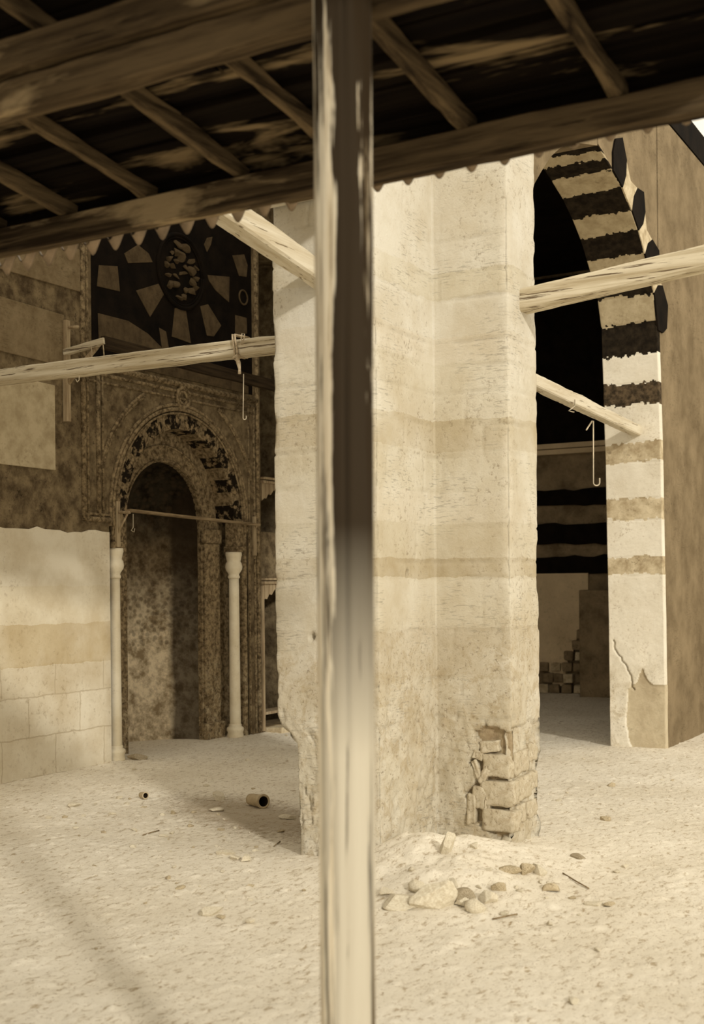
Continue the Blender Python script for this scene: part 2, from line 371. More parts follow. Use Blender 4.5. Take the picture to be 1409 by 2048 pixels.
# ------------------------------------------------------------ setting: mihrab wall with its openings
XW = -7.45; YC = 9.57; ZS = 2.31
def arc(r, zs, n=28, yc=YC, k=1.0):
    return [(yc-r*cos(pi*i/n), zs+r*k*sin(pi*i/n)) for i in range(n+1)]
def arch_plate(mb, y0, y1, z0, z1, prof, x0, x1, mi=0):
    """wall slab from y0..y1, z0..z1, with an opening whose outline is prof (left foot .. right foot); open at the bottom"""
    a = prof[0][0]; b = prof[-1][0]
    mb.box((x0, y0, z0), (x1, a, z1), mi); mb.box((x0, b, z0), (x1, y1, z1), mi)
    for (ya, za), (yb, zb) in zip(prof[:-1], prof[1:]):
        if yb-ya < 1e-5: continue
        mb.prism([(ya, za), (yb, zb), (yb, z1), (ya, z1)], x0, x1, mi)
wall = MB()
prof_o = arc(1.10, ZS-.04)
arch_plate(wall, 8.47-.001, 10.67, -.2, 3.62, [(8.47, ZS-.04)]+prof_o[0:]+[(10.67, ZS-.04)], XW-.9, XW)
wall.box((XW-.9, -1.5, -.2), (XW, 8.47, 3.62)); wall.box((XW-.9, -1.5, 3.62), (XW, 10.93, 6.1))
wall.box((XW-.9, 10.67, -.2), (XW, 10.93, 3.62))
wall.box((XW-.9, 11.75, -.2), (XW, 17.2, 6.1)); wall.box((XW-.9, 10.93, 5.3), (XW, 11.75, 6.1))
wall.box((XW-.9, 10.93, -.2), (XW, 11.75, .06)); wall.box((XW-.9, 10.93, 1.62), (XW, 11.75, 1.70)); wall.box((XW-.9, 10.93, 2.70), (XW, 11.75, 2.78))
wall.box((XW-.95, 10.9, -.2), (XW-.9, 11.8, 5.4)); wall.box((XW-.20, 10.93, 1.70), (XW-.14, 11.75, 2.2))
wl = wall.build('wall_left', M_WALL); tag(wl, kind='structure')
# washed lower ashlar of the same wall, a facing 1 cm proud, its pale colour painting the sunlight up to where shade begins
n = 60; tops = [2.10+.012*sin(i*.9)+random.uniform(-.012, .012) for i in range(n+1)]
lw = MB()
for i in range(n):
    ya, yb = 3+(8.47-3)*i/n, 3+(8.47-3)*(i+1)/n
    lw.prism([(ya, -.1), (yb, -.1), (yb, tops[i+1]), (ya, tops[i])], XW, XW+.006)
o = lw.build('trim_1', M_LOWWALL); tag(o, kind='structure')

# back room
br = MB(); br.box((-12, 16.8, -.2), (3, 17.3, 6.1))
o = br.build('wall_back', M_DARKROOM); tag(o, kind='structure')
ce = MB(); ce.box((-8.4, 11.0, 6.1), (-3.2, 17.3, 6.4)); o = ce.build('ceiling', M_SOOTSHADE); tag(o, kind='structure')

# back wall bands
rm = thing('banded_back_wall', 'dim striped masonry facing with broken plaster at far end of dark room', 'wall facing', (-5.9, 16.8, 0))
def ragged(mb, xa, xb, za, zb, y0, y1, amp=.02, n=24, mi=0):
    lo = [za+random.uniform(-amp, amp) for _ in range(n+1)]; hi = [zb+random.uniform(-amp, amp) for _ in range(n+1)]
    for i in range(n):
        a, b = xa+(xb-xa)*i/n, xa+(xb-xa)*(i+1)/n
        mb.prism([(a, lo[i]), (b, lo[i+1]), (b, hi[i+1]), (a, hi[i])], y0, y1, mi, 'y')
mb = MB(); mb.box((-8, 16.765, 3.62), (-4.5, 16.81, 6.05)); mb.build('upper_shade_sheet', M_SOOTSHADE, rm)  # near-black sheet, painting the gloom under the room's roof
for za, zb in ((2.16, 2.46), (1.74, 1.99), (2.72, 2.95)):
    mb = MB(); ragged(mb, -8, -4.5, za, zb, 16.76, 16.81); mb.build('dark_course', M_SOOTSHADE, rm)['label'] = 'dark course'
mb = MB(); mb.box((-8, 16.66, 3.55), (-4.5, 16.82, 3.62)); mb.box((-8, 16.70, 3.47), (-4.5, 16.82, 3.54)); mb.build('cornice_ledge', M_MUD, rm)
# plaster sheet with a broken lower right edge
pl = [(-8, 1.74), (-5.75, 1.74), (-5.75, 1.10), (-5.83, 1.02), (-5.84, .86), (-5.93, .8), (-5.98, .62), (-6.06, .5), (-6.1, .28), (-6.12, .1), (-6.3, .12), (-6.34, .3), (-6.52, .36), (-8, .5)]
mb = MB(); mb.prism(pl, 16.74, 16.81, 0, 'y'); mb.build('broken_plaster', M_MUD, rm)
mb = MB(); mb.box((-5.74, 16.3, -.1), (-5.2, 16.82, 1.5)); mb.build('low_pilaster', M_DARKROOM, rm, .02)
for k in range(26):
    row = k//4; x = -6.42+.17*(k % 4)+(row % 2)*.05+random.uniform(-.02, .02); z = .06+row*.16
    if x > -5.82 or (row > 2 and x < -6.3+row*.07): continue
    mb = MB(); mb.box((x-.07, 16.68, z-.06), (x+.075, 16.8, z+.07), 0, .012)
    mb.build('rubble_block', M_TANST if k % 3 == 0 else M_DARKROOM, rm, .015)

# ------------------------------------------------------------ the pier
pier = thing('stone_pier', 'massive pale limestone pier with stepped corners, sunlit, behind the wooden post', 'pier', (-3.6, 6.9, 0))
plan = [(-4.0, 6.0), (-3.3, 6.02), (-3.3, 6.75), (-2.80, 6.75), (-2.80, 7.22), (-3.3, 7.22), (-3.3, 7.9), (-4.0, 7.9)]
cent = []; seg = []
vis = [.013, .013, .013, .013, .1, .1, .2, .04]
pts = []; nrm = []
N = len(plan)
for i in range(N):
    a = Vector((*plan[i], 0)); b = Vector((*plan[(i+1) % N], 0)); L = (b-a).length; d = (b-a)/L; nn = Vector((d.y, -d.x, 0))
    k = max(2, int(L/vis[i])); cor = .0
    for j in range(k):
        t = j/k; p = a+d*(L*t)
        nv = nn.copy()
        if j == 0:
            pd = (Vector((*plan[i], 0))-Vector((*plan[i-1], 0))).normalized(); nv = (Vector((pd.y, -pd.x, 0))+nn)
        pts.append((p.x, p.y, i, L*t, min(L*t, L*(1-t)))); nrm.append((nv.x, nv.y))
zs = np.concatenate([np.arange(-.1, 4.3, .014), np.arange(4.3, 6.09, .1)])
nu, nv_ = len(pts), len(zs)
PT = np.array(pts); NM = np.array(nrm)
A = np.zeros((nu, nv_, 3)); A[:, :, 0] = PT[:, 0][:, None]; A[:, :, 1] = PT[:, 1][:, None]; A[:, :, 2] = zs[None, :]
P = A.reshape(-1, 3); Zf = P[:, 2]; face = np.repeat(PT[:, 2], nv_); ss = np.repeat(PT[:, 3], nv_); edge = np.repeat(PT[:, 4], nv_)
d = fbm(P, 1.4, 4, 1)*.008 + fbm(P, 14, 3, 6)*.002
J = np.array([.30, .52, .78, 1.02, 1.32, 1.63, 1.73, 1.94, 2.16, 2.38, 2.57, 2.77, 2.93, 3.08, 3.34, 3.49, 3.71, 3.9, 4.12, 4.4])
wob = fbm(P, 2.5, 3, 12)*.012 + vn(P, 30, 3)*.004
dz = np.min(np.abs(Zf[:, None]+wob[:, None]-J[None, :]), axis=1)
brk = np.clip(.5+fbm(P, 3.2, 3, 21)*2.0, 0, 1)
d -= np.exp(-(dz/.0065)**2)*.011*brk
course = np.searchsorted(J, Zf+wob)
off = (np.sin(course*12.9898+face*4.1)*43758.5453) % 1.0
vj = np.abs(((ss+off*.45+.02*vn(P, 9, 2)) % .46)-.23)
d -= np.where(vj > .223, 1, 0)*.006*np.clip(.3+fbm(P, 2.4, 2, 33)*2, 0, 1)
# corner wear
cw = np.clip(1-edge/.05, 0, 1)**1.5
convex = np.isin(face, [0, 1, 3]) | True
d -= cw*(.006+.03*np.clip(fbm(P, 7, 3, 41)+.05, 0, 1))*np.where((np.abs(P[:, 0]+3.3) < .03) & (np.abs(P[:, 1]-6.75) < .03), 0, 1)
# decayed foot
low = np.clip((1.15-Zf)/.5, 0, 1)
d += low*(fbm(P, 5, 3, 51)*.012+fbm(P*np.array([1, 1, .6]), 24, 4, 52)*.012)
pit = np.clip(fbm(P*np.array([1, 1, .5]), 30, 4, 61)-.34, 0, 1)
d -= pit*(.06*low+.015*np.clip((1.7-Zf)/.5, 0, 1))
# rotted left corner, undercut below 0.75 m
lc = (P[:, 0] < -3.75)
und = np.clip((.80+.03*vn(P, 9, 7)-Zf)/.12, 0, 1)
xshift = (und*.13+np.clip((1.25-Zf)/.5, 0, 1)*.02)*np.clip((-3.5-P[:, 0])/.5, 0, 1)
# hollow where the facing has fallen from the cross arm
def inpoly(u, v, poly):
    r = np.zeros(len(u), bool); n = len(poly)
    for i in range(n):
        x0, y0 = poly[i]; x1, y1 = poly[(i+1) % n]
        c = ((y0 > v) != (y1 > v)) & (u < (x1-x0)*(v-y0)/(y1-y0+1e-9)+x0); r ^= c
    return r
hol = [(-3.10, .16), (-3.09, .33), (-3.02, .42), (-3.07, .52), (-3.0, .60), (-3.03, .70), (-2.96, .74), (-2.86, .73), (-2.7, .70), (-2.7, .10), (-2.9, .06), (-3.0, .12)]
f2 = (face == 2) | ((face == 3) & (ss < .01))
inh = inpoly(P[:, 0]+.02*vn(P, 14, 5), P[:, 2]+.02*vn(P, 14, 6), hol) & (face == 2)
d -= inh*(.042+.02*fbm(P, 12, 3, 71))
inh3 = (face == 3) & (Zf < .74+.03*vn(P, 12, 8))
d -= inh3*(.022+.05*np.clip(fbm(P, 13, 3, 73), 0, 1))
# two putlog holes
for fx, fy, fz, r in ((-3.3, 6.38, 1.665, .014), (-3.74, 6.0, 1.30, .016)):
    q = np.exp(-(((P[:, 0]-fx)**2+(P[:, 1]-fy)**2+((P[:, 2]-fz)*.7)**2)/(r*r))**2); d -= q*.07
P[:, 0] += xshift; P[:, 0] += d*np.repeat(NM[:, 0], nv_); P[:, 1] += d*np.repeat(NM[:, 1], nv_)
inh_g = inh.reshape(nu, nv_)
pm = MB().grid(P.tolist(), nu, nv_, lambda i, j: 1 if inh_g[i, j] and inh_g[(i+1) % nu, j] else 0, True, True)
po = pm.build('pier_masonry', [M_PIER, M_CAVITY], pier, fix=False)

def rock_mesh(name, seed, flat=.7, cuts=5, mat=None, angular=.25):
    rnd = random.Random(seed)
    bm = bmesh.new(); bmesh.ops.create_icosphere(bm, subdivisions=4, radius=1)
    pl = []
    for _ in range(cuts+4):
        v = Vector((rnd.gauss(0, 1), rnd.gauss(0, 1), rnd.gauss(0, 1))).normalized(); pl.append((v, rnd.uniform(.42, .8)))
    for v in bm.verts:
        for (nn, dd) in pl:
            t = v.co.dot(nn)
            if t > dd: v.co -= nn*(t-dd)*.98
    A = np.array([tuple(v.co) for v in bm.verts]); dd = fbm(A, 2.5, 3, seed)*angular*.35
    for v, k in zip(bm.verts, dd): v.co *= (1+k); v.co.z *= flat
    me = bpy.data.meshes.new(name); bm.to_mesh(me); bm.free(); me.materials.append(mat or M_RUB)
    return me
def block_mesh(name, w, h, t, seed, mat):
    bm = bmesh.new(); bmesh.ops.create_cube(bm, size=1)
    bmesh.ops.subdivide_edges(bm, edges=bm.edges, cuts=9, use_grid_fill=True)
    A = np.array([tuple(v.co) for v in bm.verts]); n1 = fbm(A, 2.4, 5, seed)*.24
    for v, k in zip(bm.verts, n1):
        p = v.co; e = Vector((abs(p.x)*2, abs(p.y)*2, abs(p.z)*2)); l = (e.x**8+e.y**8+e.z**8)**(1/8)
        s = 1/l if l > 0 else 1
        q = p*(1-.0)*(.5*(1+s*max(e)))*(1+k)
        v.co = Vector((q.x*w, q.y*t, q.z*h))
    for f in bm.faces: f.smooth = True
    me = bpy.data.meshes.new(name); bm.to_mesh(me); bm.free(); me.materials.append(mat); return me
M_PST = stone('pier_stone_face', (.60, .54, .42), (.46, .39, .27), 9, (.35, .65), .5, (.2, .14, .08), None, 36, .8, .008, low=(9, (.36, .28, .17), .6))
# stones left standing in the hollow: pixel-measured centres on the face plane
for k, (cx, cz, w_, h_, rz) in enumerate([(-2.905, .50, .16, .125, .03), (-2.90, .335, .19, .135, -.02), (-2.945, .615, .11, .06, -.12), (-3.02, .30, .085, .12, .1), (-2.985, .44, .045, .10, .5),
                                         (-3.03, .47, .035, .11, -.35), (-3.02, .56, .06, .05, .3), (-2.965, .24, .03, .12, .2), (-2.89, .17, .18, .12, .05), (-3.07, .23, .05, .16, 0)]):
    me = block_mesh('exposed_stone', w_*1.13, h_*1.13, .12, 100+k, M_PST); o = link('exposed_stone', me, pier)
    o.matrix_parent_inverse = Matrix.Translation(-Vector(pier.location)); o.location = (cx, 6.797, cz); o.rotation_euler = (0, rz, 0)
for k, (cy, cz, w_, h_) in enumerate([(6.92, .51, .2, .13), (6.95, .35, .26, .13), (7.1, .55, .12, .1), (7.08, .2, .16, .1), (6.9, .2, .14, .1), (7.12, .37, .1, .1)]):
    me = block_mesh('exposed_stone', w_*1.1, h_*1.1, .12, 130+k, M_PST); o = link('exposed_stone', me, pier)
    o.matrix_parent_inverse = Matrix.Translation(-Vector(pier.location)); o.location = (-2.862, cy, cz); o.rotation_euler = (0, 0, pi/2)

# arcade wall over the near bay (its flat soffit is hidden from here by the porch) and its off-frame pier; unseen parapet and low soffit added to block the sun
ar = MB(); ar.box((-4.0, -.2, 3.84), (-3.3, 5.99, 7.6)); ar.box((-4.0, -1.4, -.1), (-3.3, -.2, 7.6)); ar.box((-4.0, 5.99, 6.09), (-3.2, 11.0, 7.6))
o = ar.build('wall_arcade', M_JAMB); tag(o, kind='structure')

# ------------------------------------------------------------ striped arch and its right-hand pier
XA0, XA1 = -3.74, -3.2
right_prof = [(11.50, -.1), (11.49, 1.2), (11.43, 2.9), (11.385, 3.6), (11.37, 3.75), (11.35, 4.04), (11.24, 4.31), (11.164, 4.414), (10.954, 4.609), (10.763, 4.774), (10.564, 4.899), (10.294, 5.03), (10.034, 5.103), (9.843, 5.152), (9.67, 5.20)]
def resample(pr, step):
    out = [pr[0]]
    for a, b in zip(pr[:-1], pr[1:]):
        L = hypot(b[0]-a[0], b[1]-a[1]); k = max(1, int(round(L/step)))
        out += [(a[0]+(b[0]-a[0])*i/k, a[1]+(b[1]-a[1])*i/k) for i in range(1, k+1)]
    return out
arch = thing('striped_arch', 'pointed arch of alternating black and tan voussoirs on whitewashed banded jamb', 'arch', (-3.5, 11.5, 0))
rp = resample(right_prof, .011)
# arc length bookkeeping so that stripes follow the measured joints
bnd_low = [(1.67, 'L'), (1.84, 'T'), (2.20, 'L'), (2.40, 'T'), (2.75, 'L'), (2.94, 'T'), (3.30, 'L'), (3.50, 'W'), (3.77, 'L'), (4.06, 'K'), (4.30, 'S'), (4.46, 'K')]
bnd_up = [(4.609, 'S'), (4.774, 'K'), (4.899, 'S'), (5.03, 'K'), (5.103, 'S'), (5.152, 'K'), (5.185, 'S'), (9, 'K')]
def stripe(z):
    for t, c in bnd_low+bnd_up:
        if z < t: return c
    return 'K'
SL = {'L': 0, 'T': 1, 'W': 2, 'K': 3, 'S': 4}
MATS_ARCH = [M_JAMB, M_TANST, M_BLACKW, M_BLACK, M_VOUS, stone('bare_jamb_blocks', (.6, .52, .37), (.45, .37, .25), 4, (.35, .65), .5, None, None, 26, .7, .01)]
nx = 64
xsA = np.linspace(XA0, XA1, nx); R = np.array(rp); m_ = len(rp)
T = np.gradient(R, axis=0); T /= np.linalg.norm(T, axis=1)[:, None]; NR = np.stack([-T[:, 1], T[:, 0]], 1)  # inward (toward opening: -y)
V = np.zeros((m_, nx, 3)); V[:, :, 0] = xsA[None, :]; V[:, :, 1] = R[:, 0][:, None]; V[:, :, 2] = R[:, 1][:, None]
Q = V.reshape(-1, 3); ZZ = Q[:, 2].copy(); nrmY = np.repeat(NR[:, 0], nx); nrmZ = np.repeat(NR[:, 1], nx)
lw_ = ZZ < 3.4
dd = fbm(Q, 2.2, 4, 91)*.008+fbm(Q, 16, 3, 95)*.0025
lowj = np.clip((1.1-ZZ)/.15, 0, 1)
# plaster lost over a stepped area at the foot
lost = inpoly(Q[:, 0]+.02*vn(Q, 10, 3), ZZ+.02*vn(Q, 10, 4), [(-3.56, .1), (-3.57, .55), (-3.46, .62), (-3.42, .78), (-3.36, .66), (-3.30, .60), (-3.1, .6), (-3.1, -.2), (-3.5, -.1)])
dd -= lost*.014
dd += lowj*fbm(Q, 6, 4, 97)*.012
crack = np.abs((Q[:, 0]+3.70)-np.clip((1.02-ZZ)*.45, 0, .3)-.045*vn(Q*np.array([0, 0, 1]), 14, 9)-.012*vn(Q*np.array([0, 0, 1]), 60, 9))
dd -= np.where((ZZ > .55) & (ZZ < 1.04), np.exp(-(crack/.006)**2)*.04, 0)
bz = np.array([b for b, _ in bnd_low]); dz2 = np.min(np.abs(ZZ[:, None]+.01*vn(Q, 6, 3)[:, None]-bz[None, :]), axis=1)
dd -= np.exp(-(dz2/.006)**2)*.006
Q[:, 1] += dd*nrmY*(1); Q[:, 2] += dd*nrmZ
jit = (vn(Q, 34, 5)*.022+vn(Q, 7, 6)*.018).reshape(m_, nx); ZZg = ZZ.reshape(m_, nx); lostg = lost.reshape(m_, nx)
mb = MB()
def mi_fn(i, j):
    z = ZZg[i, j]; s = 1.0 if z < 4.5 else .55 if z < 5 else .3
    return 5 if lostg[i, j] else SL[stripe(z+jit[i, j]*s)]
QG = Q.reshape(m_, nx, 3); lip0 = QG[:, :1].copy(); lip1 = QG[:, -1:].copy(); lip0[:, :, 1] += .09; lip1[:, :, 1] += .09
QG = np.concatenate([lip0, QG, lip1], 1).reshape(-1, 3)
mb.grid(QG.tolist(), m_, nx+2, lambda i, j: mi_fn(i, min(max(j-1, 0), nx-1)), True)
mb.build('intrados', MATS_ARCH, arch, fix=False)
# solid behind: right pier + spandrel, left haunch mirrored and plain
mb = MB()
mp_ = [(y+.012, z) for y, z in right_prof]
for (ya, za), (yb, zb) in zip(mp_[:-1], mp_[1:]):
    if za < 3.4: continue
    if ya > 11.44: ya = 11.44
    mb.prism([(yb, zb+.02), (ya, za+.02), (ya, 6.08), (yb, 6.08)], XA0+.003, XA1-.003)
    yb2, ya2 = 2*9.67-yb, 2*9.67-ya
    mb.prism([(ya2, za), (yb2, zb), (yb2, 6.08), (ya2, 6.08)], XA0+.003, XA1-.003)
mb.prism([(11.57, -.2), (11.56, 1.2), (11.50, 2.9), (11.45, 3.6), (13.4, 3.6), (13.4, -.2)], XA0+.003, XA1-.003); mb.box((XA0+.003, 11.44, 3.6), (XA1-.003, 13.4, 6.08)); mb.box((XA0+.003, 13.4, -.2), (XA1-.003, 14.5, 2.3)); mb.box((XA0+.003, 13.4, 4.4), (XA1-.003, 14.5, 6.08)); mb.box((XA0+.003, 14.5, -.2), (XA1-.003, 16.75, 6.08))  # unseen window gap added here to let daylight into the back room
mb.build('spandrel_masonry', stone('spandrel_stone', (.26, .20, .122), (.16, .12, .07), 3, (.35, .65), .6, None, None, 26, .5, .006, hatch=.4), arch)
# joggled voussoirs on the arch face
arcpts = [(11.36, 3.98), (11.24, 4.31), (11.164, 4.414), (10.954, 4.609), (10.763, 4.774), (10.564, 4.899), (10.294, 5.03), (10.034, 5.103)]
for k, (a, b) in enumerate(zip(arcpts[:-1], arcpts[1:])):
    def outw(p, L):
        v = Vector((p[0]-9.67, p[1]-3.6)).normalized(); return (p[0]+v.x*L, p[1]+v.y*L)
    dk = k % 2 == 0
    L1, L2 = .30, .30
    mid = ((a[0]+b[0])/2, (a[1]+b[1])/2); o1, o2, om = outw(a, .3), outw(b, .3), outw(mid, .42 if dk else .22)
    m1, m2 = outw(a, .15), outw(b, .15); sh = .035 if dk else -.035
    t = Vector((b[0]-a[0], b[1]-a[1])).normalized()
    poly = [a, (m1[0]-t.x*sh, m1[1]-t.y*sh), o1, om, o2, (m2[0]+t.x*sh, m2[1]+t.y*sh), b]
    mb = MB(); mb.prism(poly, XA1-.004, XA1+(.014 if dk else .009)); o = mb.build('face_voussoir', M_SOOTSHADE if dk else M_TANST, arch)
    o['label'] = 'black voussoir' if dk else 'tan voussoir'

# ------------------------------------------------------------ tie beams
tie = [('tie_beam', at(98, 742, Y=6.3), at(539, 691, Y=6.3)), ]
def ext(p, q, a, b):
    d_ = (q-p).normalized(); return p-d_*a, q+d_*b
# long horizontal one across the mihrab bay
p, q = at(98, 743, Y=6.3), at(539, 691, Y=6.3); p, q = ext(p, q, 1.37, .3)
t1 = timber(p, q, .11, .105, 'tie_beam', M_TIE_X, None, .006, .05, 11); tag(t1, 'long weathered tie beam with split grain crossing in front of the mihrab', 'beam')
p, q = at(480, 442, X=-3.65), at(634, 548, X=-3.65); p, q = ext(p, q, 5.2, .25)
t2 = timber(p, q, .12, .125, 'tie_beam', M_TIE_Y, None, .005, .05, 12); tag(t2, 'bright tie beam slanting down from the eave into the pier left of the post', 'beam')
p, q = at(1036, 606, Y=7.0), at(1312, 541, Y=7.0); p, q = ext(p, q, .25, 2.6)
t3 = timber(p, q, .13, .135, 'tie_beam', M_TIE_X, None, .004, .05, 13); tag(t3, 'square bleached tie beam jutting right from the pier in front of the striped arch', 'beam')
p, q = Vector((-3.50, 7.7, 3.23)), Vector((-3.43, 11.6, 3.045))
t4 = timber(p, q, .10, .105, 'tie_beam', M_TIE_Y, None, .006, .05, 14); tag(t4, 'pale tie beam spanning the striped arch and ending in its banded jamb', 'beam')

def hook(top, bot, r=.0035, curl=.03, tail=None):
    top, bot = Vector(top), Vector(bot); pts = []
    if tail: pts += [Vector(tail), top+Vector((-.012, 0, .0))]
    pts += [top, top*.5+bot*.5]
    d_ = Vector((cos(YAW), sin(YAW), 0))
    for k in range(0, 9):
        a = pi*k/8; pts.append(bot+d_*(curl/2*(1-cos(a)))+Vector((0, 0, -sin(a)*curl/2)))
    pts.append(pts[-1]+Vector((0, 0, curl*.7)))
    return MB().tube(pts, r, 6)
hk = hook(at(487, 748, Y=6.24), at(486, 836, Y=6.24), .0035, .02); tag(hk.build('wire_hook', M_WIRE), 'straight wire hook hanging from the knotted rope on the long tie beam', 'hook')
hk = hook(at(1187, 842, X=-3.46), at(1187, 965, X=-3.46), .0065, .055, at(1173, 860, X=-3.46)); tag(hk.build('wire_hook', M_WIRE), 'long bent wire hook hanging below the tie beam in the striped arch', 'hook')
# rope with knot round the long beam
rp_ = thing('rope_loop', 'old rope looped and knotted round the long tie beam beside the pier', 'rope', at(478, 700, Y=6.24))
c0 = at(479, 692, Y=6.3)
mb = MB()
for off in (0, .02):
    pts = []
    for k in range(17):
        a = 2*pi*k/16; s_ = 1/max(abs(cos(a)), abs(sin(a)))
        pts.append(Vector((c0.x+off+.008*sin(a*2), c0.y+.066*cos(a)*s_, c0.z-.004+.064*sin(a)*s_)))
    mb.tube(pts, .007, 6)
mb.tube([at(486, 690, Y=6.22), at(482, 676, Y=6.22), at(484, 667, Y=6.22), at(489, 668, Y=6.22), at(488, 677, Y=6.22), at(483, 690, Y=6.22)], .004, 6)
mb.build('loop', M_ROPE, rp_)
mb = MB()
mb.tube([at(478, 712, Y=6.22), at(471, 722, Y=6.2), at(467, 716, Y=6.2), at(475, 710, Y=6.2)], .010, 7)
mb.tube([at(473, 712, Y=6.21), at(477, 726, Y=6.21), at(479, 738, Y=6.21), at(479, 748, Y=6.21)], [.012, .015, .009, .011], 7)
mb.build('knot', M_ROPE, rp_)
# small iron bits on beams
mb = MB().tube([at(1150, 800, X=-3.40), at(1150, 812, X=-3.38), at(1138, 822, X=-3.38), at(1148, 824, X=-3.38)], .006, 6); tag(mb.build('bent_nail', M_WIRE), 'small bent nail under the tie beam in the striped arch', 'nail')
mb = MB().tube([at(158, 752, Y=6.22), at(158, 760, Y=6.22), at(154, 764, Y=6.22), at(151, 758, Y=6.22)], .004, 6); tag(mb.build('wire_loop', M_WIRE), 'tiny wire loop below the left part of the long tie beam', 'loop')

# ------------------------------------------------------------ wooden post
PX, PY = at(690, 1000, Y=2.48).x, 2.48
hs = np.arange(-.05, 3.3, .02); nk = 64
V = np.zeros((len(hs), nk, 3))
for i, z in enumerate(hs):
    cx = PX+(z-1.8)*.004; 
    for k in range(nk):
        a = 2*pi*k/nk
        V[i, k] = (cx+cos(a), PY+sin(a), z)
W_ = V.reshape(-1, 3); ang = np.tile(2*pi*np.arange(nk)/nk, len(hs)); zz = W_[:, 2]
base = np.stack([np.cos(ang)*1.2, np.sin(ang)*1.2, zz*.35], 1)
r = .0645+.003*(zz-1)/2 + .0042*fbm(base, 2.2, 3, 3)+.0022*vn(np.stack([np.cos(ang)*6, np.sin(ang)*6, zz*.5], 1), 1, 5)
# checks (long drying splits) at a few angles
for a0, wd, dp, zs_ in ((radians(-58), .03, .016, 0), (radians(-83), .022, .010, 1), (radians(-105), .02, .006, 2), (radians(-130), .02, .005, 3)):
    da = np.abs((ang-(a0 % (2*pi))-.05*vn(np.stack([zz*1.2, zz*0+zs_, zz*0], 1), 1, zs_)+pi) % (2*pi)-pi)
    r -= np.exp(-(da/wd)**2)*dp*np.clip(.65+.6*vn(np.stack([zz, zz*0+zs_*3, zz*0], 1), 1.1, 7+zs_), 0, 1)
W_[:, 0] = PX+(zz-1.8)*.004+r*np.cos(ang); W_[:, 1] = PY+r*np.sin(ang)
mb = MB()
for i in range(len(hs)-1):
    for k in range(nk):
        k2 = (k+1) % nk; mb.f.append((i*nk+k, i*nk+k2, (i+1)*nk+k2, (i+1)*nk+k)); mb.m.append(0); mb.sm.append(True)
mb.v = W_.tolist(); mb.f.append(tuple(range(nk-1, -1, -1))); mb.m.append(0); mb.sm.append(False)
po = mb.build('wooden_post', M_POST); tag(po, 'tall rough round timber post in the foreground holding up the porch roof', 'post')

# ------------------------------------------------------------ porch roof
roof = thing('porch_roof', 'low dark lean-to roof of old boards on rafters with a corrugated iron eave', 'roof', (-2.2, 3.6, 3.0))
SLP = .144
def rz(y): return 3.075+SLP*(3.6-y)
XL, XR = -5.3, -.6
timber((XL, 3.6, 3.018), (XR, 3.6, 3.022), .06, .108, 'eave_beam', M_BEAM, roof, .004, .05, 21)
timber((-2.35, 3.642, 2.985), (-1.28, 3.642, 2.990), .028, .035, 'batten', M_BEAM, roof, .004, .05, 22)
timber((XL, 2.60, 3.045), (XR, 2.60, 3.035), .07, .095, 'plate_beam', M_BEAM, roof, .005, .05, 23)
timber((XL, 2.57, 3.145), (XR, 2.57, 3.140), .08, .10, 'plate_beam', M_BEAM, roof, .006, .05, 24)
for k, x in enumerate([-5.0, -4.55, -4.15, -3.78, -3.39, -2.985, -2.55, -2.13, -1.655, -1.15, -.75]):
    timber((x, .45, rz(.45)+.035), (x+.02, 3.64, rz(3.64)+.026), .038, .062, 'rafter', M_RAFT, roof, .007, .06, 30+k)
y = .4; k = 0
while y < 3.66:
    wd = random.uniform(.12, .17); z0 = rz(y+wd/2)+.078
    x0, x1 = XL, XR
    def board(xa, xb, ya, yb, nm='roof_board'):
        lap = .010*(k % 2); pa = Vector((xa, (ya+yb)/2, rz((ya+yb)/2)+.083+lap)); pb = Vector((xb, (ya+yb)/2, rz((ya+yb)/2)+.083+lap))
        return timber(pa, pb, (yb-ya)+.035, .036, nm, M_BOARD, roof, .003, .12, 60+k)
    if y < 3.10 < y+wd:
        # the board with the knot hole: modelled as two lengths with a rounded gap between
        hx = at(433, 208, Y=y+wd/2).x
        board(x0, hx-.006, y, y+wd-.004); board(hx+.006, x1, y, y+wd-.004)
        yy = y+wd/2; zc = rz(yy)+.083
        mb = MB(); mb.box((hx-.007, y, zc-.008), (hx+.007, yy-.008, zc+.008)); mb.box((hx-.007, yy+.008, zc-.008), (hx+.007, y+wd-.004, zc+.008)); mb.build('knot_patch', M_BOARD, roof)
    else: board(x0, x1, y, y+wd-.004)
    y += wd; k += 1
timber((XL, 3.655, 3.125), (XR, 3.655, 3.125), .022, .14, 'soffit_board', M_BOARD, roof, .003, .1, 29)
# corrugated iron at the eave
pitch = .119; XT = at(185, 510, Y=3.70).x; mb = MB(); ny = 4; nxs = int((XR-XL)/pitch*14); V = []
for i in range(nxs+1):
    x = XL+(XR-XL)*i/nxs; ph = 2*pi*(x-XT)/pitch
    cz = -abs(1) * 0
    s_ = cos(ph); prof_c = (-s_*.036)
    for j in range(ny+1):
        yy = 3.668+.035*j/ny; V.append((x, yy, 2.970+.025*(x+3.35)-.9*(yy-3.70)+prof_c+.0016*sin(x*9)+.004*sin(x*1.7)))
for dzz in (0, .004):
    mb.grid([(a, b, c+dzz) for a, b, c in V], nxs+1, ny+1)
ne = nxs+1; n1 = ne*(ny+1)
for i in range(nxs):
    a = i*(ny+1)+ny; b = (i+1)*(ny+1)+ny; mb.f.append((a, b, b+n1, a+n1)); mb.m.append(0); mb.sm.append(False)
mb.build('corrugated_sheet', M_TIN, roof, fix=False)

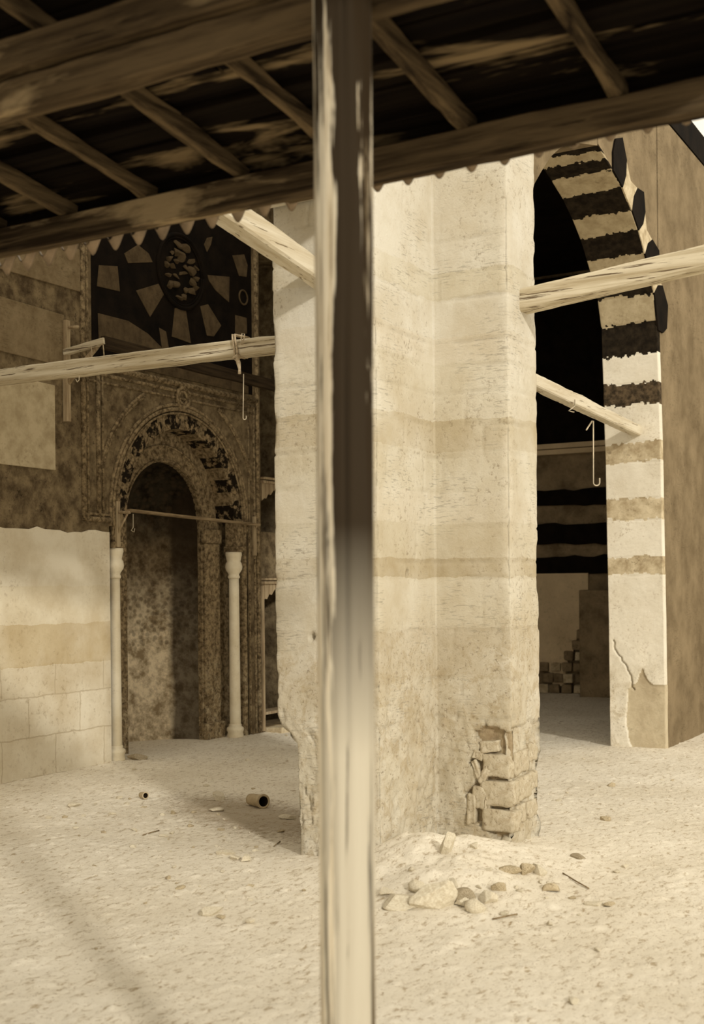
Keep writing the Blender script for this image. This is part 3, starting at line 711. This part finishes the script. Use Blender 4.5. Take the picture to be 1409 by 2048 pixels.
# ------------------------------------------------------------ mihrab
mih = thing('mihrab', 'arched prayer niche with carved frame, knotted moulding and banded voussoirs', 'niche', (XW, YC, 0))
def roll(pts, r, name, mat, par=mih, n=8): return MB().tube(pts, r, n).build(name, mat, par)
def rect_roll(mb, pts, r): mb.tube(pts, r, 8)
X1 = XW+.004
fm = MB()
for y_, r_ in ((8.14, .028), (8.19, .018), (8.33, .022), (8.39, .012)):
    fm.tube([(X1, y_, 2.20), (X1, y_, 5.6 if y_ < 8.25 else 3.52)], r_, 8)
for z_, r_ in ((2.215, .026), (2.26, .014)): fm.tube([(X1, 8.13, z_), (X1, 8.50, z_)], r_, 8)
for z_, r_ in ((3.60, .030), (3.53, .018), (3.46, .012)): fm.tube([(X1, 8.16, z_), (X1, 10.86, z_)], r_, 8)
fm.build('left_and_top_frame', M_CARVE, mih)
fm = MB()
for y_, r_ in ((10.86, .028), (10.80, .016), (10.70, .010)): fm.tube([(X1, y_, .02), (X1, y_, 5.6 if y_ > 10.84 else 3.53)], r_, 8)
fm.build('right_frame', M_CARVE, mih)
am = MB()
def arcpt(r, a, x=X1, yc=YC, zs=ZS): return (x, yc+r*cos(a), zs+r*sin(a))
for r_, t_ in ((1.045, .022), (1.085, .018), (1.005, .012)):
    am.tube([(X1, YC+r_, 2.16)]+[arcpt(r_, pi*k/40) for k in range(41)]+[(X1, YC-r_, 2.16)], t_, 8)
am.tube([arcpt(.10, 2*pi*k/20, X1+.01, YC-.01, 3.47) for k in range(21)], .020, 8)
am.tube([arcpt(.062, 2*pi*k/20, X1+.01, YC-.01, 3.47) for k in range(21)], .013, 8)
am.build('arch_moulding', M_CARVE, mih)
for sg in (0, 1):
    om = MB()
    for r_, t_ in ((1.27, .018), (1.245, .016)): om.tube([arcpt(r_, radians(a if sg else 180-a)) for a in np.linspace(20 if sg else 12, 62, 20)], t_, 6)
    om.build('outer_band', M_CARVE, mih)
# voussoir ring
nV = 19; r0, r1 = .85, 1.0
for k in range(nV):
    a0, a1 = pi*k/nV, pi*(k+1)/nV
    dkk = (k % 2 == 0)
    pts = []
    inn = [(r0, a0+(a1-a0)*i/6) for i in range(7)]; out_ = [(r1, a1-(a1-a0)*i/6) for i in range(7)]
    rr = random.Random(k)
    jog = .03*(1 if dkk else -1)
    side1 = [(r0+.05, a1+jog*1.5), (r0+.10, a1+jog*1.5), (r0+.11, a1-jog*.5)]
    side0 = [(r0+.11, a0+jog*.5), (r0+.10, a0-jog*1.5), (r0+.05, a0-jog*1.5)]
    poly = [(YC+r*cos(a), ZS+r*sin(a)) for r, a in inn+side1+out_+side0]
    mb = MB(); mb.prism(poly, XW-.10, XW+(.004 if dkk else -.004))
    o = mb.build('voussoir', M_MOTT if dkk else M_CARVE, mih); o['label'] = 'black voussoir' if dkk else 'brown voussoir'
# soffit ring behind the voussoirs, with joggled colour bands
mb = MB(); NS = 76
for k in range(NS):
    a0, a1 = pi*k/NS, pi*(k+1)/NS
    ring = [(XW-.09, r0+.004), (XW-.23, r0-.002), (XW-.23, r1+.1), (XW-.09, r1+.1)]
    vs = [(x, YC+r*cos(a), ZS+r*sin(a)) for a in (a0, a1) for x, r in ring]
    mb.add(vs, [(0, 1, 5, 4), (1, 2, 6, 5), (2, 3, 7, 6), (3, 0, 4, 7), (0, 3, 2, 1), (4, 5, 6, 7)], 1 if (k//4) % 2 == 0 else 0)
mb.build('arch_soffit', [M_CARVE, M_MOTT], mih)
# inner order
XI = XW-.23; RI = .59; ZI = 2.26
mb = MB(); arch_plate(mb, 8.45, 10.69, -.1, 3.45, arc(RI, ZI), XI-.06, XI)
mb.build('inner_arch_wall', M_CARVE, mih)
mb = MB()
for r_, t_ in ((RI+.02, .012), (RI+.16, .014)):
    mb.tube([arcpt(r_, pi*k/36, XI+.004, YC, ZI) for k in range(37)], t_, 6)
mb.build('inner_moulding', M_CARVE, mih)
# niche shell
V = []; na = 40; nzz = 60
prof_n = [(RI, -.05+(ZI+.05)*j/40) for j in range(41)]+[(RI*cos(a), ZI+RI*sin(a)) for a in np.linspace(.04, pi/2, 24)]
for i in range(na+1):
    a = pi*i/na
    for (r_, z_) in prof_n: V.append((XI-.05-r_*sin(a)*.85, YC-r_*cos(a), z_))
V = np.array(V); dn = fbm(V, 4, 4, 3)*.012*(V[:, 2] < 2.2); V[:, 0] += dn
def niche_mat():
    m, nt, b = mat_new('worn_niche_lining'); v = coords(nt)
    col = ramp(nt, noise(nt, 7, 8, .7, v), [(.38, (.30, .23, .14)), (.58, (.84, .73, .54))])
    sep = nt.nodes.new('ShaderNodeSeparateXYZ'); nt.links.new(v, sep.inputs[0])
    # darkens upward into the hood; one dark vertical strip
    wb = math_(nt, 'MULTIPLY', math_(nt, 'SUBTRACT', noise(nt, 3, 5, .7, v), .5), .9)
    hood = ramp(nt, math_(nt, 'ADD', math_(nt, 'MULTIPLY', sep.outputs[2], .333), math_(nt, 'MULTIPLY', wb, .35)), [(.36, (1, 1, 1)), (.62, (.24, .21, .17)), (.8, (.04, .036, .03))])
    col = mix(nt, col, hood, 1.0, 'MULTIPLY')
    vor = nt.nodes.new('ShaderNodeTexVoronoi'); vor.inputs['Scale'].default_value = 17; nt.links.new(v, vor.inputs['Vector'])
    col = mix(nt, col, (.06, .04, .022), math_(nt, 'MULTIPLY', ramp(nt, vor.outputs['Distance'], [(.3, (1, 1, 1)), (.5, (0, 0, 0))]), math_(nt, 'MULTIPLY', ramp(nt, sep.outputs[2], [(.9, (0, 0, 0)), (1.0, (1, 1, 1))]), .45)))
    sd = math_(nt, 'ABSOLUTE', math_(nt, 'SUBTRACT', math_(nt, 'ADD', sep.outputs[1], math_(nt, 'MULTIPLY', wb, .05)), 10.135))
    col = mix(nt, col, (.03, .02, .012), math_(nt, 'MULTIPLY', ramp(nt, sd, [(.055, (1, 1, 1)), (.10, (0, 0, 0))]), .8))
    nt.links.new(col, b.inputs['Base Color']); bump(nt, b, noise(nt, 22, 8, .75, v), .8, .015); return m
M_NICHE = niche_mat()
MB().grid(V.tolist(), na+1, len(prof_n)).build('niche_lining', M_NICHE, mih)
mb = MB()
for r_ in (.13, .09, .05):
    c_ = Vector((XI-.05-.50, YC-.12, 2.42)); mb.tube([c_+Vector((0, r_*cos(2*pi*k/24), r_*sin(2*pi*k/24))) for k in range(25)], .008, 6)
mb.build('carved_roundel', M_CARVE, mih)
mb = MB()
mb.box((XI-.02, 10.18, -.05), (XI+.035, 10.44, 2.05)); mb.box((XI-.02, 10.16, 2.05), (XI+.05, 10.46, 2.2)); mb.box((XI-.02, 10.15, -.05), (XI+.07, 10.47, .17))
mb.build('pilaster', M_CARVE, mih, .012)
# marble columns standing in the corners
def column(y, x, label):
    c_ = MB().lathe([(.055, .13), (.060, .14), (.058, .5), (.056, 1.0), (.054, 1.5), (.053, 1.69)], (x, y, 0), 28).build('column', M_MARBLE, mih); c_['label'] = label
    for nm, pr in (('column_base', [(.085, -.03), (.088, .02), (.080, .05), (.092, .075), (.088, .10), (.066, .115), (.070, .13), (.058, .14)]),
                   ('column_capital', [(.056, 1.68), (.064, 1.69), (.064, 1.705), (.056, 1.715), (.058, 1.73), (.085, 1.77), (.092, 1.80), (.085, 1.84), (.072, 1.86), (.080, 1.90), (.088, 1.93), (.085, 1.96)])):
        o = MB().lathe(pr, (x, y, 0), 28).build(nm, M_MARBLE, c_)
    return c_
column(8.59, XW-.05, 'left column'); column(10.50, XW-.06, 'right column')
for y in (8.585, 10.53):
    mb = MB(); mb.box((XW-.15, y-.085, 1.96), (XW+.02, y+.085, 2.02)); mb.box((XW-.14, y-.07, 2.02), (XW+.005, y+.075, ZS)); mb.build('impost_block', M_CARVE, mih, .006)
mb = MB(); mb.box((XW-.2, 10.62, -.02), (XW-.01, 10.75, 2.3)); mb.build('jamb_shaft', M_CARVE, mih, .03)

# carved inlay panel above
pan = thing('inlaid_panel', 'dark inlaid stone panel with round rubble-filled opening above the mihrab', 'panel', (XW, YC, 3.9))
mb = MB(); mb.box((XW-.01, 8.26, 3.66), (XW+.006, 10.78, 5.6)); mb.build('black_field', M_SOOTSHADE, pan)
def o1(x, y): return (100+x/5.12, 460+y/5.12)
def o2(x, y): return (330+x/5.12, 460+y/5.12)
polys = [[o1(500, 360), o1(690, 370), o1(715, 630), o1(480, 575)], [o1(880, 620), o1(1110, 550), o1(1165, 660), o1(1025, 890)],
         [o1(490, 850), o1(800, 930), o1(1000, 1060), o1(1170, 1230), o1(820, 1290), o1(500, 1130)], [o1(760, 240), o1(900, 150), o1(1010, 240), o1(1050, 330), o1(800, 340)],
         [o2(400, 150), o2(430, 80), o2(485, 70), o2(470, 150), o2(430, 225)], [o2(690, 260), o2(810, 250), o2(845, 360), o2(835, 480), o2(760, 470)],
         [o2(435, 460), o2(660, 480), o2(655, 740), o2(520, 620), o2(450, 520)], [o2(360, 780), o2(440, 760), o2(575, 980), o2(500, 1090), o2(430, 1080)],
         [o2(720, 870), o2(835, 900), o2(840, 1060), o2(720, 1080)], [o2(100, 800), o2(210, 800), o2(265, 1160), o2(70, 1090)], [o2(-60, 1000), o2(10, 1040), o2(40, 1220), o2(-30, 1220)]]
for pg in polys:
    yz = [(at(a, b, X=XW+.01).y, at(a, b, X=XW+.01).z) for a, b in pg]
    mb = MB(); mb.prism(yz, XW-.005, XW+.012); mb.build('inlaid_stone', M_INLAY, pan, .003)
oc = MB()
for r_, t_ in ((.36, .022), (.33, .012)): oc.tube([arcpt(r_, 2*pi*k/40, XW+.012, YC-.02, 4.72) for k in range(41)], t_, 8)
oc.build('oculus_moulding', M_SOOTSHADE, pan)
rr = random.Random(5); _st = []
for k in range(26):
    for _ in range(30):
        a = rr.uniform(0, 2*pi); q = .27*math.sqrt(rr.random()); yy, z_ = YC-.02+q*cos(a), 4.72+q*sin(a)
        if all(hypot(yy-u, z_-v_) > .075 for u, v_ in _st): break
    else: continue
    _st.append((yy, z_))
    me = rock_mesh('filling_stone', 300+k, .8, 5, M_INLAY); o = link('filling_stone', me, pan); o.matrix_parent_inverse = Matrix.Translation(-Vector(pan.location))
    s_ = rr.uniform(.04, .065); o.location = (XW+.012, yy, z_); o.scale = (s_*.6, s_*rr.uniform(1, 1.5), s_*rr.uniform(.6, 1)); o.rotation_euler = (rr.uniform(-.4, .4), 0, 0)
o = MB().tube([arcpt(.075, 2*pi*k/24, XW+.012, 10.62, 4.68) for k in range(25)], .010, 6).build('small_roundel', M_INLAY, pan)
# plain banded blocks left of the panel
for k, (ya, yb, za, zb, mm) in enumerate([(6.9, 8.11, 4.22, 4.60, M_TANST), (6.9, 7.9, 3.55, 3.98, M_TANST), (6.9, 7.78, 2.62, 3.35, M_LOWWALL), (6.9, 8.11, 4.85, 5.2, M_TANST)]):
    mb = MB(); mb.prism([(ya, za), (yb, za+random.uniform(-.02, .02)), (yb, zb), (ya, zb+.02)], XW-.01, XW+.014)
    tag(mb.build('trim_%d' % (k+2), M_DIMB if mm is M_TANST else M_VOUS, None, .006), kind='structure')
mb = MB(); mb.prism([(8.9, 3.66), (10.7, 3.66), (10.7, 3.74), (9.6, 3.92)], XW, XW+.012); mb.build('lower_band', M_INLAY, pan)

# ------------------------------------------------------------ rails on brackets
lr = thing('lamp_rail', 'thin wooden rail on two small brackets across the mihrab at arch springing', 'rail', (XW, 9.6, 2.3))
a_, b_ = at(258, 1021, Y=8.57), at(517, 1050, Y=10.82)
timber(a_, b_, .05, .028, 'rail', M_RAILW, lr, .002, .1, 41)
for y_, e in ((8.57, a_), (10.78, b_)):
    mb = MB(); mb.box((XW+.004, y_-.022, e.z-.33), (XW+.03, y_+.022, e.z+.09)); mb.tube([(XW+.02, y_, e.z-.01), (e.x+.01, y_, e.z-.018)], .014, 6)
    mb.tube([(XW+.02, y_, e.z-.2), (e.x-.02, y_, e.z-.03)], .010, 6); mb.build('bracket', M_OLDWOOD, lr)
mb = MB().tube([at(266, 1028, X=-7.28), at(266, 1055, X=-7.28), at(262, 1061, X=-7.28), at(268, 1064, X=-7.28), at(269, 1057, X=-7.28)], .004, 6)
tag(mb.build('iron_ring', M_WIRE), 'small wire ring hanging from the left end of the mihrab lamp rail', 'ring')
ur = thing('lamp_rail', 'dark plank rail on a tall left bracket above the mihrab frame', 'rail', (XW, 9.5, 3.8))
e = at(209, 681, Y=7.92); e2 = Vector((e.x, 11.4, e.z-.03))
timber((e.x, 7.90, e.z-.02), e2, .05, .11, 'rail', M_RAILDK, ur, .003, .1, 42)
mb = MB(); mb.box((XW+.004, 7.885, 3.05), (XW+.05, 7.935, e.z+.22)); mb.tube([(XW+.03, 7.92, e.z+.16), (XW+.16, 7.92, e.z+.15)], .014, 6); mb.build('bracket_upright', M_OLDWOOD, ur)
timber((XW+.02, 7.90, e.z-.06), (e.x+.02, 7.90, e.z-.01), .05, .055, 'bracket_arm', M_TIE_X, ur, .003, .06, 43)
mb = MB().tube([(XW+.03, 7.92, 3.38), (XW+.18, 7.92, 3.52), (e.x-.08, 7.92, e.z-.04)], .022, 8); mb.build('bracket_strut', M_OLDWOOD, ur)
for px_, y0_, y1_ in ((183, 682, 722), (207, 690, 714)): MB().tube([at(px_-1, y0_, Y=7.88), at(px_, (y0_+y1_)/2, Y=7.88), at(px_+1, y1_, Y=7.88)], .005, 6).build('hanging_cord', M_ROPE, ur)

# ------------------------------------------------------------ tiered recess right of the mihrab
rec = thing('wall_cupboard', 'tall dark tiered cupboard recess with scalloped wooden lintels right of the mihrab', 'cupboard', (XW, 11.3, 0))
for z0_ in (1.60, 2.70):
    mb = MB(); mb.box((XW-.02, 10.92, z0_+.02), (XW+.05, 11.78, z0_+.05)); mb.box((XW-.02, 10.92, z0_+.06), (XW+.07, 11.78, z0_+.085))
    mb.build('lintel', M_OLDWOOD, rec, .004)
    mb = MB(); pts = [(10.93, z0_+.02), (10.93, z0_-.17), (10.97, z0_-.14), (11.01, z0_-.145), (11.05, z0_-.09), (11.10, z0_-.10), (11.16, z0_-.04), (11.22, z0_-.05), (11.30, z0_), (11.45, z0_+.01), (11.6, z0_-.05), (11.7, z0_-.14), (11.76, z0_-.17), (11.76, z0_+.02)]
    mb.prism(pts, XW-.01, XW+.02); mb.build('scalloped_bracket', M_OLDWOOD, rec)
mb = MB(); mb.box((XW-.25, 10.95, 1.72), (XW-.22, 11.74, 2.2)); mb.build('shelf_panel', M_MUD, rec)
for y_ in (10.90, 11.74): MB().box((XW-.02, y_, .02), (XW+.03, y_+.04, 1.6)).build('door_jamb', M_OLDWOOD, rec)
mb = MB(); mb.box((XW-.3, 10.93, .17), (XW-.1, 11.75, .20)); mb.build('inner_shelf', M_OLDWOOD, rec)
mb = MB(); mb.box((XW-.88, 10.94, .06), (XW-.84, 11.74, 1.58)); mb.build('back_panel', M_SOOTSHADE, rec)
sill = MB(); sill.box((XW-.05, 10.98, -.05), (XW+.22, 11.9, .055), 0, .01); tag(sill.build('doorstep', M_TANST, None, .012), 'low worn stone doorstep before the cupboard recess', 'step')

# ------------------------------------------------------------ pots and shards
def clay_pipe(center, axis_, R_, L_, name, label, cat, wall_=.2):
    ax = Vector(axis_).normalized(); up = Vector((0, 0, 1)); s = ax.cross(up).normalized(); u = s.cross(ax)
    prof = [(R_*.8, L_), (R_*.88, L_*.8), (R_*.9, L_*.4), (R_, .1*L_), (R_*1.08, .03*L_), (R_*1.06, 0), (R_*.74, 0), (R_*.70, .05*L_), (R_*.66, L_*.9)]
    n = 26; vs = []
    for r_, l in prof:
        for k in range(n):
            a = 2*pi*k/n; vs.append(Vector(center)-ax*l+s*(r_*cos(a))+u*(r_*sin(a)))
    mb = MB(); fs = []; 
    for i in range(len(prof)-1):
        for k in range(n): mb_f = (i*n+k, i*n+(k+1) % n, (i+1)*n+(k+1) % n, (i+1)*n+k); fs.append((mb_f, 1 if i >= 6 else 0))
    base = len(mb.v); mb.v += [tuple(v) for v in vs]
    for f_, mi_ in fs: mb.f.append(f_); mb.m.append(mi_); mb.sm.append(True)
    mb.f.append(tuple((len(prof)-1)*n+k for k in range(n))); mb.m.append(1); mb.sm.append(False)
    mb.f.append(tuple(range(n-1, -1, -1))); mb.m.append(0); mb.sm.append(False)
    o = mb.build(name, [M_CLAY, M_CLAYIN]); return tag(o, label, cat)
c_ = at(527, 1618, Z=0); clay_pipe((c_.x, c_.y, gz(c_.x, c_.y)+.052), (.90, -.44, .06), .050, .19, 'clay_jar', 'short round-mouthed clay jar lying on its side left of the pier', 'jar')
c_ = at(291, 1600, Z=0); clay_pipe((c_.x, c_.y, gz(c_.x, c_.y)+.03), (.93, -.36, .05), .026, .07, 'clay_jar', 'tiny broken jar neck lying on the earth floor far left of the jar', 'jar')
# curved shard
c_ = at(1102, 1790, Z=0); V = []
for i in range(13):
    for j in range(9):
        u, v_ = i/12*2-1, j/8*2-1; rr_ = max(0, 1-.25*(u*u*v_*v_)); V.append((c_.x+u*.045*cos(.4)-v_*.03*sin(.4), c_.y+u*.045*sin(.4)+v_*.03*cos(.4), gz(c_.x, c_.y)+.002+.032*(1-u*u)**.5*max(0, 1-v_*v_)**.5))
sh = MB().grid(V, 13, 9); o = sh.build('pottery_shard', M_TANST); tag(o, 'domed brown pottery shard lying alone on the dirt right of the rubble', 'shard')
md = o.modifiers.new('solid', 'SOLIDIFY'); md.thickness = .004

# ------------------------------------------------------------ stones
def put_stone(px, py, sx, sy, sz, seed, label, group=None, mat=None, rzv=None, flat=.7, sink=.35, tiltv=0.0, cat='stone', name='rubble_stone'):
    c_ = at(px, py, Z=0.0)
    for _ in range(3): c_ = at(px, py, Z=gz(c_.x, c_.y))
    me = rock_mesh(name, seed, flat, 6, mat or M_RUB); o = bpy.data.objects.new(name, me); COL.objects.link(o)
    o.location = (c_.x, c_.y, gz(c_.x, c_.y)+sz*flat*(1-sink)*.7); o.scale = (sx, sy, sz); o.rotation_euler = (tiltv, 0, YAW+(rzv or 0))
    return tag(o, label, cat, group)
M_PALE = stone('pale_fallen_stone', (.78, .72, .58), (.58, .50, .36), 8, (.35, .65), .3, None, None, 36, .6, .006)
G1 = 'rubble heap at the foot of the pier'
put_stone(1000, 1775, .045, .04, .04, 531, 'grey stone just right of the rubble heap toward the small pile', G1, M_TANST, .2, .85, .3)
put_stone(838, 1758, .06, .05, .045, 532, 'pale stone behind the left slab of the rubble heap', G1, M_PALE, .7, .85, .3)
put_stone(905, 1750, .04, .035, .04, 533, 'small stone on the slope above the largest rubble stone', G1, M_PALE, .3, .85, .3)
put_stone(868, 1792, .135, .10, .12, 509, 'largest white angular rubble stone heaped at the foot of the pier', G1, M_PALE, .2, .85, .3)
put_stone(800, 1804, .11, .09, .07, 502, 'flat pale slab leaning at the left end of the rubble heap', G1, M_PALE, .3, .5, .3, .3)
put_stone(926, 1775, .065, .06, .065, 503, 'brown faced stone behind the right shoulder of the largest rubble stone', G1, M_RUB, .8, .8)
put_stone(925, 1805, .06, .05, .05, 504, 'small wedge stone in the crack right of the largest rubble stone', G1, M_PALE, .1, .8)
put_stone(952, 1815, .065, .05, .055, 505, 'squarish pale stone nearest the camera in the rubble heap', G1, M_PALE, .9, .8)
put_stone(976, 1795, .05, .05, .055, 506, 'rounded pale stone at the right end of the rubble heap', G1, M_PALE, .4, .8)
put_stone(895, 1712, .055, .04, .10, 507, 'upright narrow stone against the inner corner of the pier', G1, M_PALE, .4, 1.0)
put_stone(948, 1698, .03, .03, .03, 508, 'pebble-sized stone on the dirt slope under the pier hollow', G1, M_PALE, .4, .8)
put_stone(1020, 1745, .075, .05, .04, 509, 'jagged dark shard-like stone left in the small pile before the pier arm', G1, M_TANST, .1, .7, .2, .3)
put_stone(1052, 1748, .055, .04, .055, 510, 'brown split stone in the middle of the small pile before the pier arm', G1, M_TANST, .5, .9, .3)
put_stone(1078, 1748, .05, .04, .05, 511, 'pale stone at the right of the small pile before the pier arm', G1, M_PALE, .2, .9, .3)
put_stone(775, 1785, .05, .04, .03, 512, 'low pale stone beside the post at the left of the rubble heap', G1, M_PALE, .2, .9, .3)
put_stone(1192, 1810, .06, .05, .02, 513, 'flat pale stone low in the dirt at the right foreground', None, M_PALE, .2, .9, .3)
put_stone(1219, 1812, .035, .03, .02, 514, 'small brown stone beside the flat pale stone at the right foreground', None, M_TANST, .2, .9, .3)
put_stone(436, 1600, .06, .05, .055, 515, 'squared white stone block on the dark floor patch left of the jar', None, M_PALE, .3, .8, .2)
put_stone(430, 1622, .065, .04, .025, 516, 'flat white stone just below the squared white block', None, M_PALE, .1, .8, .2)
put_stone(274, 1519, .10, .08, .06, 517, 'crumbled stone lump at the foot of the left mihrab column', None, M_RUB, .4, .8, .3)
put_stone(422, 1826, .08, .06, .045, 518, 'broad pale stone half sunk in the left foreground dirt', None, M_PALE, .3, .7, .4)
put_stone(447, 1708, .075, .05, .03, 519, 'leftmost of three white stones in a row left of the pier foot', None, M_PALE, .2, .8, .4)
put_stone(468, 1718, .04, .035, .03, 520, 'middle of three white stones in a row left of the pier foot', None, M_PALE, .2, .8, .4)
put_stone(492, 1722, .05, .04, .035, 521, 'rightmost of three white stones in a row left of the pier foot', None, M_PALE, .5, .8, .4)
put_stone(1224, 1572, .05, .04, .03, 522, 'brown stone on the sunlit floor before the banded jamb', None, M_TANST, .5, .8, .4)
put_stone(1211, 1640, .05, .04, .025, 523, 'low grey stone between the pier arm and the right edge', None, M_TANST, .5, .8, .4)
put_stone(1156, 1716, .05, .045, .03, 524, 'pale lump of stone right of the small rubble pile', None, M_RUB, .5, .8, .4)
put_stone(146, 1613, .06, .05, .03, 525, 'pale stone at the far left edge of the dark floor patch', None, M_PALE, .5, .8, .4)
put_stone(578, 1637, .08, .04, .03, 526, 'long pale stone beside the lower left corner of the pier', None, M_PALE, .2, .8, .4)
# loose chips
protos = [rock_mesh('stone_chip', 700+k, .6, 6, M_PALE if k % 3 else M_TANST) for k in range(7)]
rnd = random.Random(3); cnt = 0
fixed = [(348, 1736), (336, 1758), (266, 1695), (328, 1673), (562, 1662), (469, 1657), (158, 1673), (254, 1609), (289, 1615), (387, 1629), (346, 1630), (441, 1838), (500, 1850), (1250, 1735), (1100, 1850), (1040, 1800), (1010, 1835)]
spots = []
for f_ in fixed: q = at(*f_, Z=0); spots.append((q.x, q.y, rnd.uniform(.014, .028)))
while len(spots) < 170:
    x = rnd.uniform(-7.2, -1.2); y = rnd.uniform(4.0, 10.8)
    if (-4.15 < x < -2.6 and 5.9 < y < 8.1): continue
    u = rnd.random()
    if u > .8: x = rnd.gauss(-2.8, .5); y = rnd.gauss(5.8, .35)
    elif u > .5: x = rnd.gauss(-4.8, .9); y = rnd.gauss(6.6, .6)
    if (-4.1 < x < -2.65 and 5.85 < y < 8.1) or x < -7.2: continue
    spots.append((x, y, rnd.choice([.006, .009, .012, .016, .022])))
for x, y, s in spots:
    o = bpy.data.objects.new('stone_chip', rnd.choice(protos)); COL.objects.link(o)
    o.location = (x, y, gz(x, y)+s*.25); o.scale = (s*rnd.uniform(1, 1.7), s*rnd.uniform(.8, 1.2), s); o.rotation_euler = (rnd.uniform(-.2, .2), 0, rnd.uniform(0, 6))
    tag(o, 'small loose stone chip lying on the earth floor', 'stone', 'loose stone chips on the earth floor')
# straw twigs
for k, (a, b) in enumerate([((1126, 1752), (1178, 1778)), ((285, 1668), (318, 1660)), ((985, 1838), (1035, 1832)), ((548, 1690), (560, 1680))]):
    A_, B_ = at(*a, Z=.012), at(*b, Z=.012); A_.z = gz(A_.x, A_.y)+.006; B_.z = gz(B_.x, B_.y)+.006
    m3 = (A_+B_)/2; m3.z = gz(m3.x, m3.y)+.008
    o = MB().tube([A_, m3, B_], .004, 5).build('twig', M_RAILW)
    tag(o, ['thin dry twig on the dirt right of the small rubble pile', 'short dark twig on the floor at left below the jar neck', 'twig at the near edge of the rubble heap', 'curved twig near the lower left corner of the pier'][k], 'twig')
